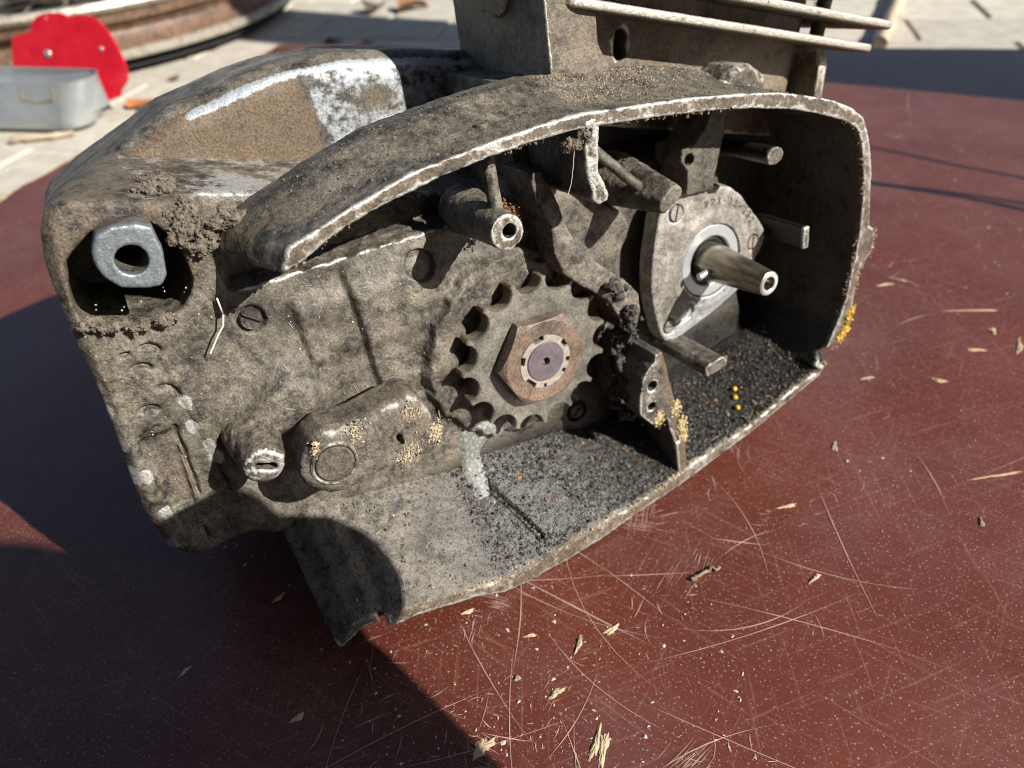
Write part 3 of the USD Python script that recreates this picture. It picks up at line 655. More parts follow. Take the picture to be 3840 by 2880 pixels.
nut = m3.Manifold.extrude(cs, 9.0) ^ m3.Manifold.revolve(m3.CrossSection([[(0, 0), (30.5, 0), (30.5, 5.4), (27.4, 8.0), (25.6, 9.0), (0, 9.0)]]), 72)
nut = nut - m3.Manifold.cylinder(20, 17.2, 17.2, 64).translate((0, 0, 6.6))
nv, nf, _ = meshkit.arrays(nut)
put_s(ENGINE, 'sprocket_nut', (E(nv + [0, 0, -32] + SPC), nf), M_NUT, 28, lambda X: np.stack([np.full(len(X), 0.12), 0.45 + 0 * X[:, 0], 0.25 * smoothstep(-25, -28, Einv(X)[:, 2])], -1))
lk = m3.CrossSection([[(17.0 * math.cos(a), 17.0 * math.sin(a)) for a in np.linspace(0, 2 * math.pi, 64, endpoint=False)]])
for a, wd in ((28, 0.16), (100, 0.22), (160, 0.17), (222, 0.26), (262, 0.06), (318, 0.08), (345, 0.1)):
    aa = math.radians(a)
    t = [(rr * math.cos(aa + s_ * wd), rr * math.sin(aa + s_ * wd)) for rr, s_ in ((14.4, -1), (19, -1), (19, 1), (14.4, 1))]
    lk = lk - m3.CrossSection([t])
lkm = m3.Manifold.extrude(lk - m3.CrossSection.circle(12.6, 64), 2.4)
lv, lf, _ = meshkit.arrays(lkm)
put_s(ENGINE, 'lock_ring', (E(lv + [0, 0, -25.0] + SPC), lf), M_WASHER, 30, None)
gs = lathe([(2.6, -28), (2.6, -22.4), (3.0, -22.0), (12.0, -22.0), (12.4, -22.4), (12.4, -28)], SPC[:2], sec=56)
put_s(ENGINE, 'gearbox_shaft', (E(gs[0]), gs[1]), M_PURPLE, 30, None)
gh = lathe([(0, -27.5), (2.6, -26.5)], SPC[:2], sec=24)
put_s(ENGINE, 'centre_hole', (E(gh[0]), gh[1]), M_RUBBER, True, None)
hub = lathe([(36, -60), (33, -47), (30, -46), (27, -41), (0, -41)], (0, 0), sec=64)
put_s(ENGINE, 'sprocket_hub', (E(rough(*hub, 0.8, 0.2)), hub[1]), M_CAST, 40, flatwear(0.05, 0.3, 0.4))

# cylinder: neck, barrel and cooling fins (leaning forward)
def neck(u, v, w):
    b = np.maximum(np.maximum(42.5 - u, u - 74 - 22 * smoothstep(165, 138, v)**2 * 0.7), np.maximum(-158 - w, w + 50))
    d = smax(np.maximum(b, 118 - v), v - 262, 1)
    d = smax(d, -(np.hypot(u - 104, (v - 160) * 0.45) - 24 + 300 * (w < -76)), 2.0)
    rg = np.hypot(w + 98, v - 196)
    ring_ = np.maximum(rg - 20, np.maximum(39 - u, u - 60))
    d = smin(d, ring_, 2.5)
    return smax(d, -np.maximum(rg - 11, u - 52), 1.0)
body(ENGINE, 'cylinder_neck', neck, (34, 112, -162), (110, 266, -46), 1.1, M_CYL, lambda X: np.stack([0.15 + 0.3 * np.exp(-((Einv(X)[:, 0] - 43.5) / 1.2)**2) * smoothstep(-54, -51, Einv(X)[:, 2]), 0.47 + 0 * X[:, 0], 0 * X[:, 0]], -1), amp=0.4, sc=0.15, seed=21)
ca, sa = math.cos(math.radians(15.2)), math.sin(math.radians(15.2))
def cyl_local(u, v): return (u - 60) * ca - (v - 180) * sa, (u - 60) * sa + (v - 180) * ca
def barrel(u, v, w):
    s_, t_ = cyl_local(u, v)
    d = np.hypot(np.maximum(np.abs(s_ - 112) - 78, 0), np.maximum(np.abs(w + 118) - 20, 0)) - 24
    d = smax(np.maximum(d, t_ - 150), -t_ - 62, 2)
    gus = np.maximum(np.maximum(np.abs(s_ - 214 + 0.15 * t_) - 4, np.abs(w + 82) - 16 + 0.35 * t_), np.maximum(t_ + 2, -t_ - 60))
    d = smin(d, gus, 3)
    slot = seg(s_, t_, (52, -12), (53, -20)) - 4.5
    return smax(d, -np.maximum(slot, -w - 95), 1.5)
body(ENGINE, 'cylinder_barrel', barrel, (40, 60, -166), (340, 330, -66), 1.6, M_CYL, lambda X: np.stack([0.36 + 0.22 * smoothstep(262, 266, Einv(X)[:, 0] + 0.15 * (Einv(X)[:, 1] - 100)) * smoothstep(150, 130, Einv(X)[:, 1]), 0.50 + 0 * X[:, 0], 0 * X[:, 0]], -1), amp=0.5, sc=0.1, seed=22)  # right gusset paled through the metal channel to look sunlit
def fin(k, s1, front):
    def fn(u, v, w):
        s_, t_ = cyl_local(u, v)
        c = 16.0
        q = np.hypot(np.maximum(np.abs(s_ - (s1 - 12) / 2 - 6 + 9) - (s1 - 12) / 2 + c - 6, 0), np.maximum(np.abs(w - (front - 150) / 2 + 0) - (front + 150) / 2 + c, 0)) - c
        return ext(q, t_, k - 2.5, k + 2.5, 1.6)
    return fn
for s0_, t0_, t1_ in ((226, -8, 70),):
    pa, pb_ = [np.array([60 + s0_ * ca + q * sa, 180 - s0_ * sa + q * ca, -82]) for q in (t0_, t1_)]
    put_s(ENGINE, 'head_stud', trimesh.creation.cylinder(5.0 * S, segment=[E(pa), E(pb_)], sections=24), M_CYL, 40, flatwear(0.2, 0.4), label='dark stud between the cooling fins at their right end')
WFIN = lambda X: np.stack([0.56 * smoothstep(-51, -47, Einv(X)[:, 2]), 0.45 + 0 * X[:, 0], 0 * X[:, 0]], -1)
for k, s1, fr, lab in ((0, 258, -45, 'lower cooling fin, its edge rubbed bare'), (15.5, 273, -45, 'second cooling fin from below'), (31, 246, -45, None)) + tuple((31 + 15.5 * q, 246, -45, None) for q in range(1, 8)):
    fn = fin(k, s1, fr)
    du, dv = k * sa, k * ca
    body(ENGINE, 'cooling_fin', fn, (24 + du, 88 + dv, -156), (354 + du, 206 + dv, -40), 0.9 if k < 20 else 2.0, M_CYL, WFIN, amp=0.25, sc=0.2, seed=23 + int(k), **({'label': lab} if lab else {}))
# ================================================================ the setting: pavers and the film-faced board
rng = np.random.default_rng(7)
random.seed(7)
B0 = np.array([-0.33, 1.222]); BR = np.array([0.9653, -0.2611]); BL = np.array([-0.3257, -0.9455])   # back-left corner, along the back edge, down the left edge
B_ANG = math.atan2(BR[1], BR[0])

def board_film():
    N = {'geo': ('texture_coordinate', {}),
         'n1': ('noise_texture', {'scale': 9.0, 'detail': 3.0}), 'n2': ('noise_texture', {'scale': 160.0, 'detail': 4.0, 'roughness': 0.65}),
         'r': ('rgb_ramp', {'ramp': [(0.3, (0.078, 0.0185, 0.0110)), (0.7, (0.112, 0.0275, 0.0165))]}),
         'p': ('principled_bsdf', {'specular_ior_level': 0.55})}
    L = [('geo.object', 'n1.vector'), ('geo.object', 'n2.vector'), ('n1.fac', 'r.fac')]
    cur = 'r.color'
    # haze of fine crossing scratches in several directions
    for k, (ang, sx, sy, th) in enumerate(((0.3, 14, 420, 0.60), (1.5, 18, 520, 0.60), (2.4, 12, 460, 0.61), (-0.5, 25, 700, 0.60), (0.95, 20, 640, 0.62))):
        N[f'm{k}'] = ('mapping', {'mapping_type': 'texture', 'rotation': (0, 0, ang), 'scale': (1.0 / sx, 1.0 / sy, 1)})
        N[f's{k}'] = ('noise_texture', {'scale': 1.0, 'detail': 3.0, 'roughness': 0.6, 'distortion': 0.15})
        N[f't{k}'] = ('map_range', {'from_min': th, 'from_max': th + 0.10, 'to_min': 0.0, 'to_max': 0.22, 'clamp': True})
        N[f'c{k}'] = ('mix', {'color2': (0.30, 0.165, 0.125)})
        L += [('geo.object', f'm{k}.vector'), (f'm{k}.vector', f's{k}.vector'), (f's{k}.fac', f't{k}.value'), (f't{k}.result', f'c{k}.fac'), (cur, f'c{k}.color1')]
        cur = f'c{k}.color'
    N['hz'] = ('noise_texture', {'scale': 7.0, 'detail': 6.0, 'roughness': 0.7}); N['hr'] = ('map_range', {'from_min': 0.46, 'from_max': 0.72, 'to_min': 0.0, 'to_max': 0.26, 'clamp': True}); N['hc'] = ('mix', {'color2': (0.185, 0.115, 0.108)})  # cloudy scuffs and dust, also painting in some sky sheen
    L += [('geo.object', 'hz.vector'), ('hz.fac', 'hr.value'), ('hr.result', 'hc.fac'), (cur, 'hc.color1')]; cur = 'hc.color'
    N['ds'] = ('noise_texture', {'scale': 900.0, 'detail': 2.0})
    N['dt'] = ('map_range', {'from_min': 0.62, 'from_max': 0.70, 'to_min': 0.0, 'to_max': 0.55, 'clamp': True})
    N['dc'] = ('mix', {'color2': (0.42, 0.33, 0.27)})
    N['rm'] = ('map_range', {'from_min': 0.3, 'from_max': 0.7, 'to_min': 0.27, 'to_max': 0.42, 'clamp': True})
    N['b'] = ('bump', {'strength': 0.12, 'distance': 0.0004})
    L += [('geo.object', 'ds.vector'), ('ds.fac', 'dt.value'), ('dt.result', 'dc.fac'), (cur, 'dc.color1'), ('dc.color', 'p.base_color'),
          ('n2.fac', 'rm.value'), ('rm.result', 'p.roughness'), ('n2.fac', 'b.height'), ('b.normal', 'p.normal')]
    return mat('brown_plywood_film', N, L)
M_FILM = board_film()
M_PLY = plain('raw_plywood', (0.44, 0.33, 0.21), rough=0.8, var=0.35, scale=120.0, bump=0.5, bscale=900.0)
M_SCR = plain('scratched_film', (0.40, 0.26, 0.21), rough=0.6, var=0.3, scale=50.0)
M_SPECK = plain('pale_specks', (0.50, 0.42, 0.36), rough=0.65, var=0.3, scale=70.0)

BOARD = thing('plywood_board', 'large brown film-faced plywood board, scratched, under the engine', 'board', (0, 0.4, 0))
W_, H_ = 1.22, 1.62
edge = []
n = 260
for i in range(n + 1):
    t = i / n * H_
    j = 0.004 * (fbm(np.array([t * 9, 0.3, 0.7]), 4, 3) - 0.5) * 2 + 0.002 * (rng.random() - 0.5)
    edge.append(B0 + BL * t + BR * j)
outline = edge + [B0 + BL * H_ + BR * W_, B0 + BR * W_] + [B0 + BR * W_ * (1 - k / 60) + BL * (0.0025 * (fbm(np.array([k * 0.6, 5.3, 0.1]), 3, 4) - 0.5)) for k in range(1, 60)]
bp = Polygon(outline).buffer(0)
film = trimesh.creation.extrude_polygon(bp, 0.0006, engine='earcut'); film.apply_translation((0, 0, -0.0006))
put(BOARD, 'film_face', film, M_FILM, False, (0, 0.4, 0))
for k in range(4):
    g = bp.buffer(0.0022 - 0.0010 * (k % 2))
    t = trimesh.creation.extrude_polygon(g, 0.0040, engine='earcut'); t.apply_translation((0, 0, -0.0046 - k * 0.0042))
    put(BOARD, 'ply_layer', t, M_PLY, False, (0, 0.4, 0))
# frayed pale strip where the film has broken away along the left edge
def ribbon(path, width, z=0.0002):
    path = np.asarray(path, float); width = np.broadcast_to(width, len(path))
    d = np.gradient(path, axis=0); d /= np.linalg.norm(d, axis=1)[:, None] + 1e-12
    nrm = np.stack([-d[:, 1], d[:, 0]], 1)
    a, b = path + nrm * width[:, None] / 2, path - nrm * width[:, None] / 2
    m = len(path)
    V = np.zeros((2 * m, 3)); V[:m, :2] = a; V[m:, :2] = b; V[:, 2] = z
    i = np.arange(m - 1)
    F = np.vstack([np.stack([i, i + m, i + 1], 1), np.stack([i + 1, i + m, i + m + 1], 1)])
    return V, F
ep = np.array(edge)
wd = 0.010 * np.clip(fbm(np.stack([np.arange(len(ep)) * 0.12, 0 * ep[:, 0], 0 * ep[:, 0]], 1), 4, 8) * 1.8 - 0.45, 0.12, 1.2)
put(BOARD, 'frayed_edge', ribbon(ep + BR * (wd[:, None] * 0.5), wd, 0.00025), M_PLY, False, (0, 0.4, 0))

# scratches: hundreds of fine score lines, ticks and specks, more than anyone could count
def in_board(p): return bp.contains(__import__('shapely').geometry.Point(*p))
lines, specks = [], []
def score(p, ang, ln, wdt, curve=0.0, z=0.00022):
    m = 9
    t = np.linspace(-0.5, 0.5, m)
    q = np.stack([t * ln, curve * (t * t - 0.08) * ln], 1)
    c, s_ = math.cos(ang), math.sin(ang)
    q = q @ np.array([[c, s_], [-s_, c]]) + p
    w_ = wdt * np.clip(np.sin((t + 0.5) * math.pi), 0.08, 1) * (0.6 + 0.8 * rng.random(m))
    return ribbon(q, w_, z + rng.random() * 0.00012)
def scatter_point():
    d = 0.09 + 1.05 * rng.random()**1.8
    a = rng.uniform(-0.75, 0.85)
    return np.array([d * math.tan(a) * 0.72, d])
for k in range(1250):
    p = scatter_point()
    if fbm(np.array([p[0] * 14, p[1] * 14, 0.5]), 3, 11) < 0.43 + 0.1 * rng.random(): continue
    if rng.random() < 0.35: ang = rng.normal(0.3, 0.25)
    elif rng.random() < 0.5: ang = rng.normal(1.45, 0.3)
    else: ang = rng.uniform(0, math.pi)
    ln = 0.0025 + 0.020 * rng.random()**4
    lines.append(score(p, ang, ln, 0.00022 + 0.00018 * rng.random(), rng.normal(0, 0.35)))
for k in range(70):
    p = scatter_point()
    lines.append(score(p, rng.choice([rng.normal(0.32, 0.2), rng.normal(1.5, 0.25), rng.normal(-0.45, 0.2)]), 0.03 + 0.08 * rng.random(), 0.00028 + 0.0002 * rng.random(), rng.normal(0, 0.25)))
for k in range(46):                                   # scuffs: bundles of near-parallel fine lines
    p0 = scatter_point(); an = rng.uniform(0, math.pi); cv = rng.normal(0, 0.3); L0 = 0.006 + 0.022 * rng.random()
    for q in range(int(rng.integers(6, 18))):
        lines.append(score(p0 + rng.normal(0, 0.0035, 2) * [1.3, 1], an + rng.normal(0, 0.06), L0 * rng.uniform(0.3, 1), 0.00016 + 0.00012 * rng.random(), cv))
for a, b, ln, an, cv in ((0.02, 0.19, 0.075, -0.62, 0.02), (0.025, 0.187, 0.075, -0.62, 0.02), (0.012, 0.205, 0.06, -0.03, 0.1), (0.10, 0.17, 0.11, 0.25, 0.1), (0.08, 0.122, 0.09, -0.5, 0.02), (0.30, 0.27, 0.12, 0.35, 0.0), (-0.06, 0.135, 0.10, 0.42, -0.1), (-0.02, 0.16, 0.07, -1.1, 0.1), (0.22, 0.25, 0.05, 1.5, 0.2)):
    lines.append(score(np.array([a, b]), an, ln, 0.00035, cv))
for k in range(3600):
    p = scatter_point() if k % 2 else np.array([rng.uniform(0.2, 0.75), rng.uniform(0.25, 1.0)])
    if fbm(np.array([p[0] * 9, p[1] * 9, 3.5]), 3, 12) < 0.36 + 0.16 * rng.random(): continue
    m = rng.integers(5, 8)
    r0 = 0.00025 + 0.0010 * rng.random()**3
    th = np.sort(rng.uniform(0, 2 * math.pi, m))
    st = np.array([1.0, rng.uniform(0.35, 1)])
    ro = rng.uniform(0, math.pi); c, s_ = math.cos(ro), math.sin(ro)
    q = np.stack([np.cos(th), np.sin(th)], 1) * r0 * rng.uniform(0.6, 1.3, (m, 1)) * st @ np.array([[c, s_], [-s_, c]]) + p
    V = np.vstack([np.r_[p, 0.0004 + 0.0003 * rng.random()], np.c_[q, np.full(m, 0.00025)]])
    F = np.array([(0, 1 + i, 1 + (i + 1) % m) for i in range(m)])
    specks.append((V, F))
put(BOARD, 'scratches', join(*lines), M_SCR, False, (0, 0.4, 0), kind='stuff')
put(BOARD, 'specks', join(*specks), M_SPECK, False, (0, 0.4, 0), kind='stuff')
# gouges that bare the wood
def gouge(x, y, ln, wd_, ang, m=26):
    th = np.linspace(0, 2 * math.pi, m, endpoint=False)
    rr = 1 + 0.45 * (rng.random(m) - 0.5) + 0.25 * np.sin(3 * th + rng.random() * 6)
    q = np.stack([np.cos(th) * ln / 2, np.sin(th) * wd_ / 2], 1) * rr[:, None]
    c, s_ = math.cos(ang), math.sin(ang)
    q = q @ np.array([[c, s_], [-s_, c]]) + [x, y]
    V = np.vstack([[x, y, 0.0007], np.c_[q * 0.5 + np.array([x, y]) * 0.5, 0.0006 + 0.0005 * rng.random(m)], np.c_[q, np.full(m, 0.0003)]])
    F = []
    for i in range(m):
        j = (i + 1) % m
        F += [(0, 1 + i, 1 + j), (1 + i, 1 + m + i, 1 + j), (1 + j, 1 + m + i, 1 + m + j)]
    put(BOARD, 'gouge', (V, np.array(F)), M_PLY, False, (0, 0.4, 0))
for x, y, l, w_, a in ((-0.0219, 0.1279, 0.0105, 0.0055, 0.75), (0.0235, 0.1262, 0.0135, 0.003, 1.15), (0.0262, 0.1245, 0.0135, 0.0035, 1.3), (0.0373, 0.1757, 0.0085, 0.0028, 0.5), (0.0217, 0.1698, 0.009, 0.002, 1.2), (0.0097, 0.1483, 0.007, 0.003, 0.5), (-0.0065, 0.1558, 0.0028, 0.0024, 0.2),
                       (0.2631, 0.3285, 0.0085, 0.0035, -0.5), (0.300, 0.3554, 0.010, 0.0032, -0.2), (0.3217, 0.3743, 0.007, 0.004, 1.3), (0.2929, 0.4402, 0.020, 0.0022, -0.75), (0.2784, 0.437, 0.012, 0.0022, 0.1), (0.3229, 0.3977, 0.034, 0.002, -0.1), (0.3286, 0.3555, 0.018, 0.0028, 1.0), (0.1789, 0.2787, 0.0075, 0.003, 1.2), (0.1387, 0.239, 0.011, 0.0018, 0.2), (0.2555, 0.2499, 0.028, 0.0012, 0.1), (0.2215, 0.3353, 0.009, 0.0018, 0.1), (0.137, 0.195, 0.008, 0.0016, 0.6), (0.2301, 0.2202, 0.007, 0.002, 1.2), (-0.028, 0.190, 0.006, 0.002, 0.3), (0.0, 0.1755, 0.006, 0.0016, 0.1), (-0.155, 0.17, 0.006, 0.0018, 0.9), (-0.10, 0.145, 0.006, 0.0025, 0.6), (-0.12, 0.205, 0.007, 0.002, 0.8)):
    gouge(x, y, l, w_, a)

# pavers: pale concrete slabs in rows along the back edge of the board
M_PAVE = [plain(f'paver_concrete_{i}', c, rough=0.85, var=0.16, scale=40.0, bump=0.35, bscale=500.0) for i, c in enumerate(((0.40, 0.375, 0.315), (0.44, 0.41, 0.345), (0.37, 0.345, 0.295), (0.43, 0.385, 0.335)))]
M_JOINT = plain('joint_sand', (0.33, 0.30, 0.24), rough=0.95, var=0.35, scale=90.0, bump=0.6, bscale=600.0)
GZ = -0.0195
gm = np.array([(-6, -2.5, GZ - 0.0035), (7, -2.5, GZ - 0.0035), (7, 9, GZ - 0.0035), (-6, 9, GZ - 0.0035)])
ground = put('/World', 'paved_ground', (gm, np.array([[0, 1, 2], [0, 2, 3]])), M_JOINT, False, label='pale concrete paving round the board', category='paving', kind='structure')
PAVE = UsdGeom.Xform.Define(stage, '/World/paving').GetPrim()
tag(PAVE, 'rows of pale concrete pavers behind and left of the board', 'paving', kind='structure')
PX, PY, GAP = 0.245, 0.122, 0.005
row0 = np.array([0.62, 1.085])                       # a joint crossing seen right of the cylinder
prot = Polygon([(0, 0), (1, 0), (1, 1)])
count = 0
for r in range(-14, 22):
    for c in range(-14, 16):
        off = (0.0, 0.5)[r % 2]
        a = row0 + BR * ((c + off) * PX + GAP / 2) + np.array([-BR[1], BR[0]]) * (r * PY + GAP / 2)
        ctr = a + BR * PX / 2 + np.array([-BR[1], BR[0]]) * PY / 2
        if not (ctr[1] > 0.35 and ctr[1] < 3.2 and abs(ctr[0]) < 0.35 + 0.80 * ctr[1]): continue
        if bp.buffer(-0.2).contains(__import__('shapely').geometry.Point(*ctr)): continue
        ch = 0.0035
        l, w_ = PX - GAP, PY - GAP
        dz = rng.normal(0, 0.0008)
        base = [(0, 0), (l, 0), (l, w_), (0, w_)]
        inn = [(ch, ch), (l - ch, ch), (l - ch, w_ - ch), (ch, w_ - ch)]
        V = [(*p, -0.03) for p in base] + [(*p, -ch * 0.7) for p in base] + [(*p, 0.0) for p in inn]
        V = np.array([(*(a + BR * p[0] + np.array([-BR[1], BR[0]]) * p[1]), GZ + p[2] + dz) for p in V])
        F = []
        for k in range(4):
            q = (k + 1) % 4
            F += [(k, q, 4 + q), (k, 4 + q, 4 + k), (4 + k, 4 + q, 8 + q), (4 + k, 8 + q, 8 + k)]
        F += [(8, 9, 10), (8, 10, 11)]
        put(PAVE, 'paver', (V, np.array(F)), M_PAVE[int(rng.integers(4))], False); count += 1
# ================================================================ things lying round the board
# rusty wheel rim on the pavers
M_RIM = grime('rusty_chrome_rim', dark=(0.06, 0.042, 0.03), light=(0.20, 0.14, 0.10), rust=(0.19, 0.09, 0.045), metal=(0.50, 0.46, 0.38), fine=300.0, rough=0.45, bump=0.6)
def ring_mesh(profile, c, sec=180):
    prof = np.array(profile, float); m = len(prof)
    a = np.linspace(0, 2 * np.pi, sec, endpoint=False)
    P = np.stack([np.outer(np.cos(a), prof[:, 0]) + c[0], np.outer(np.sin(a), prof[:, 0]) + c[1], np.tile(prof[:, 1], (sec, 1)) + c[2]], -1).reshape(-1, 3)
    F = []
    for i in range(sec):
        j = (i + 1) % sec
        for k in range(m - 1): F += [(i * m + k, j * m + k, j * m + k + 1), (i * m + k, j * m + k + 1, i * m + k + 1)]
    return P, np.array(F)
RC = np.array([-0.79, 1.525, GZ + 0.024])
RIM = thing('wheel_rim', 'rusty chromed wheel rim lying flat behind the red plate', 'wheel rim', RC)
prof = [(0.424, 0.000), (0.430, 0.003), (0.431, 0.010), (0.427, 0.014), (0.416, 0.016), (0.404, 0.024), (0.398, 0.034), (0.402, 0.044), (0.412, 0.050), (0.414, 0.062), (0.420, 0.066), (0.424, 0.072), (0.421, 0.079), (0.414, 0.080), (0.408, 0.074), (0.404, 0.062), (0.390, 0.050), (0.386, 0.036), (0.390, 0.022), (0.404, 0.010), (0.412, 0.002), (0.424, 0.000)]
rimw = lambda X: np.stack([0.32 + 0.26 * (((X[:, 2] - RC[2]) < 0.016) | ((X[:, 2] - RC[2]) > 0.064)), np.full(len(X), 0.50), np.zeros(len(X))], -1)
put(RIM, 'rim', ring_mesh(prof, RC), M_RIM, 40, RC, rimw)
M_SPOKE = plain('dull_spoke_steel', (0.30, 0.25, 0.19), rough=0.4, metallic=0.5, var=0.4, scale=80.0)
hubp = ring_mesh([(0.0, 0.03), (0.05, 0.03), (0.052, 0.034), (0.03, 0.04), (0.03, 0.10), (0.052, 0.106), (0.05, 0.112), (0.0, 0.112)], RC, 48)
put(RIM, 'hub', hubp, M_SPOKE, 30, RC)
for k in range(36):
    a = 2 * math.pi * k / 36; b = a + (0.5 if k % 2 else -0.5)
    z1 = 0.038 if k % 4 < 2 else 0.104
    t = trimesh.creation.cylinder(0.0017, segment=[RC + [0.05 * math.cos(b), 0.05 * math.sin(b), z1], RC + [0.388 * math.cos(a), 0.388 * math.sin(a), 0.036]], sections=8)
    put(RIM, 'spoke', t, M_SPOKE, 40, RC)
RIM2C = RC + np.array([-0.16, 0.055, 0.082])
RIM2 = thing('brake_drum', 'dark oily brake drum ring stacked on the wheel rim at the picture corner', 'brake drum', RIM2C)
pr2 = [(0.30, 0.0), (0.305, 0.004), (0.305, 0.012), (0.296, 0.016), (0.288, 0.03), (0.292, 0.044), (0.300, 0.048), (0.303, 0.056), (0.298, 0.060), (0.280, 0.052), (0.276, 0.03), (0.28, 0.006), (0.30, 0.0)]
put(RIM2, 'drum_ring', ring_mesh(pr2, RIM2C), M_RIM, 40, RIM2C, lambda X: np.tile([0.42, 0.36, 0.45], (len(X), 1)))

# red plate standing on edge
M_RED = mat('red_paint', {'geo': ('texture_coordinate', {}), 'n': ('noise_texture', {'scale': 60.0, 'detail': 4.0}), 'r': ('rgb_ramp', {'ramp': [(0.3, (0.46, 0.006, 0.018)), (0.7, (0.60, 0.012, 0.030))]}),
      'n2': ('noise_texture', {'scale': 400.0, 'detail': 3.0}), 'b': ('bump', {'strength': 0.2, 'distance': 0.0005}), 'p': ('principled_bsdf', {'roughness': 0.32})},
      [('geo.object', 'n.vector'), ('n.fac', 'r.fac'), ('r.color', 'p.base_color'), ('geo.object', 'n2.vector'), ('n2.fac', 'b.height'), ('b.normal', 'p.normal')])
PB = np.array([-0.52746692, 1.01453333, GZ])
PN = np.array([-0.22699966, -0.93886263, 0.25885926])
PX_ = np.cross([0, 0, 1], PN); PX_ /= np.linalg.norm(PX_)
PY_ = np.cross(PN, PX_)
PLATE = thing('red_plate', 'red painted metal plate with holes and blistered corner, standing upright', 'metal plate', PB)
pl = [(-120.2,87.4),(-118,91),(-112.1,94.4),(-95,98),(-87.8,99.5),(-83,105),(-79.3,111.4),(-72,117),(-63.3,119.8),(-52,121.4),(-40.8,121.6),(-33,120.8),(-28.4,119.5),(-24.2,115.3),(-17,117.5),(-9.2,118.5),(0,118.7),(7.8,117.5),(15,114.6),(20.8,110.7),(27,103),(33.2,93.8),(38,84),(42.2,71.5),(45.5,60),(46.4,50.6),(43.7,39.9),(36,32.5),(32.0,29.1),(27.4,20.0),(17,17.5),(6.9,14.4),(-8.6,6.8),(-13,2),(-15.2,1.0),(-35.7,0.6),(-60,0.6),(-110,4),(-131.1,22),(-130.5,40),(-128.7,53.5),(-125,72)]
pg = Polygon(pl)
for hx, hy, hr in ((-57.7, 114.7, 2.2), (9.4, 56.6, 1.8)):
    from shapely.geometry import Point
    pg = pg.difference(Point(hx, hy).buffer(hr))
def onplate(v): v = np.asarray(v, float) / 1000; return PB + v[:, :1] * PX_ + v[:, 1:2] * PY_ + v[:, 2:3] * PN
t = trimesh.creation.extrude_polygon(pg.simplify(0.05), 2.4, engine='earcut')
put(PLATE, 'plate', (onplate(t.vertices - [0, 0, 1.2]), t.faces), M_RED, False, PB)
for k in range(46):
    x_, y_ = rng.uniform(-14, 42), rng.uniform(18, 58)
    if x_ < 22 - (58 - y_) * 0.75 or not pg.buffer(-2).contains(Point(x_, y_)): continue
    b = trimesh.creation.icosphere(1, rng.uniform(0.7, 1.5)); b.vertices[:, 2] *= 0.6
    put(PLATE, 'paint_blister', (onplate(b.vertices + [x_, y_, 1.2]), b.faces), M_RED, True, PB)
for hx, hy, hr in ((14.9, 78.4, 3.0), (-104.2, 50.9, 3.2), (-68.7, 72.4, 5.6)):
    b = trimesh.creation.icosphere(2, hr); b.vertices[:, 2] *= 0.5
    put(PLATE, 'rivet', (onplate(b.vertices + [hx, hy, 1.0]), b.faces), M_BRIGHT, True, PB)

# grey aluminium pan in front of it
M_PAN = plain('dull_aluminium', (0.42, 0.45, 0.46), rough=0.36, metallic=0.55, var=0.14, scale=30.0, bump=0.15, bscale=300.0)
PC = np.array([-0.600, 0.905, GZ])
PAN = thing('aluminium_pan', 'shallow grey aluminium pan with straight sides beside the red plate', 'pan', PC)

def rrect(A, d, length, depth, r, k=8):
    d = np.asarray(d, float) / np.linalg.norm(d); nn = np.array([-d[1], d[0]]) * -1
    p = Polygon([(0, 0), (length, 0), (length, depth), (0, depth)]).buffer(-r).buffer(r, quad_segs=k)
    q = np.array(p.exterior.coords)[:-1]
    return A + q[:, :1] * d + q[:, 1:] * nn
def loft(rings):
    m = len(rings[0]); V = np.vstack(rings); F = []
    for a in range(len(rings) - 1):
        for i in range(m):
            j = (i + 1) % m
            F += [(a * m + i, a * m + j, (a + 1) * m + j), (a * m + i, (a + 1) * m + j, (a + 1) * m + i)]
    return V, np.array(F)
def R3(q, zz): return np.c_[q, np.full(len(q), zz)]
A0, A1 = np.array([-0.527, 0.932]), np.array([-0.515, 0.9430])
d0, d1 = (-0.972, 0.235), (-0.955, 0.297)
rings = []
for f_, inset in ((0.0, 0.008), (0.02, 0.003), (0.08, 0.0005), (0.3, 0.0), (0.7, 0.0), (1.0, 0.0)):
    A = A0 * (1 - f_) + A1 * f_; d = np.array(d0) * (1 - f_) + np.array(d1) * f_
    dd = d / np.linalg.norm(d); nn = np.array([dd[1], -dd[0]])
    rings.append(R3(rrect(A + dd * inset + nn * inset, d, 0.21 - 2 * inset, 0.062 - 2 * inset, 0.0300 - inset), GZ + 0.003 + 0.055 * f_))
top = rings[-1]; c = top.mean(0)
inn = top + (c - top) * np.array([0.02, 0.10, 0]); inn2 = inn - [0, 0, 0.04]
pv, pf = loft(rings + [inn, inn2])
put(PAN, 'pan_wall', (pv, pf), M_PAN, 50, PC)
b0 = rings[0]; fv = np.vstack([b0, b0.mean(0)]); ff = np.array([(i, (i + 1) % len(b0), len(b0)) for i in range(len(b0))])
put(PAN, 'pan_floor', (fv, ff), M_PAN, False, PC)
lab = np.array(d1) / np.linalg.norm(d1)
def onpan(a, h):                      # a metres from the right end, h up the wall
    f_ = h / 0.055; A = A0 * (1 - f_) + A1 * f_; d = np.array(d0) * (1 - f_) + np.array(d1) * f_; d /= np.linalg.norm(d)
    nn = np.array([-d[1], d[0]])
    return np.r_[A + d * a + nn * 0.0006, GZ + 0.003 + h]
mk = []
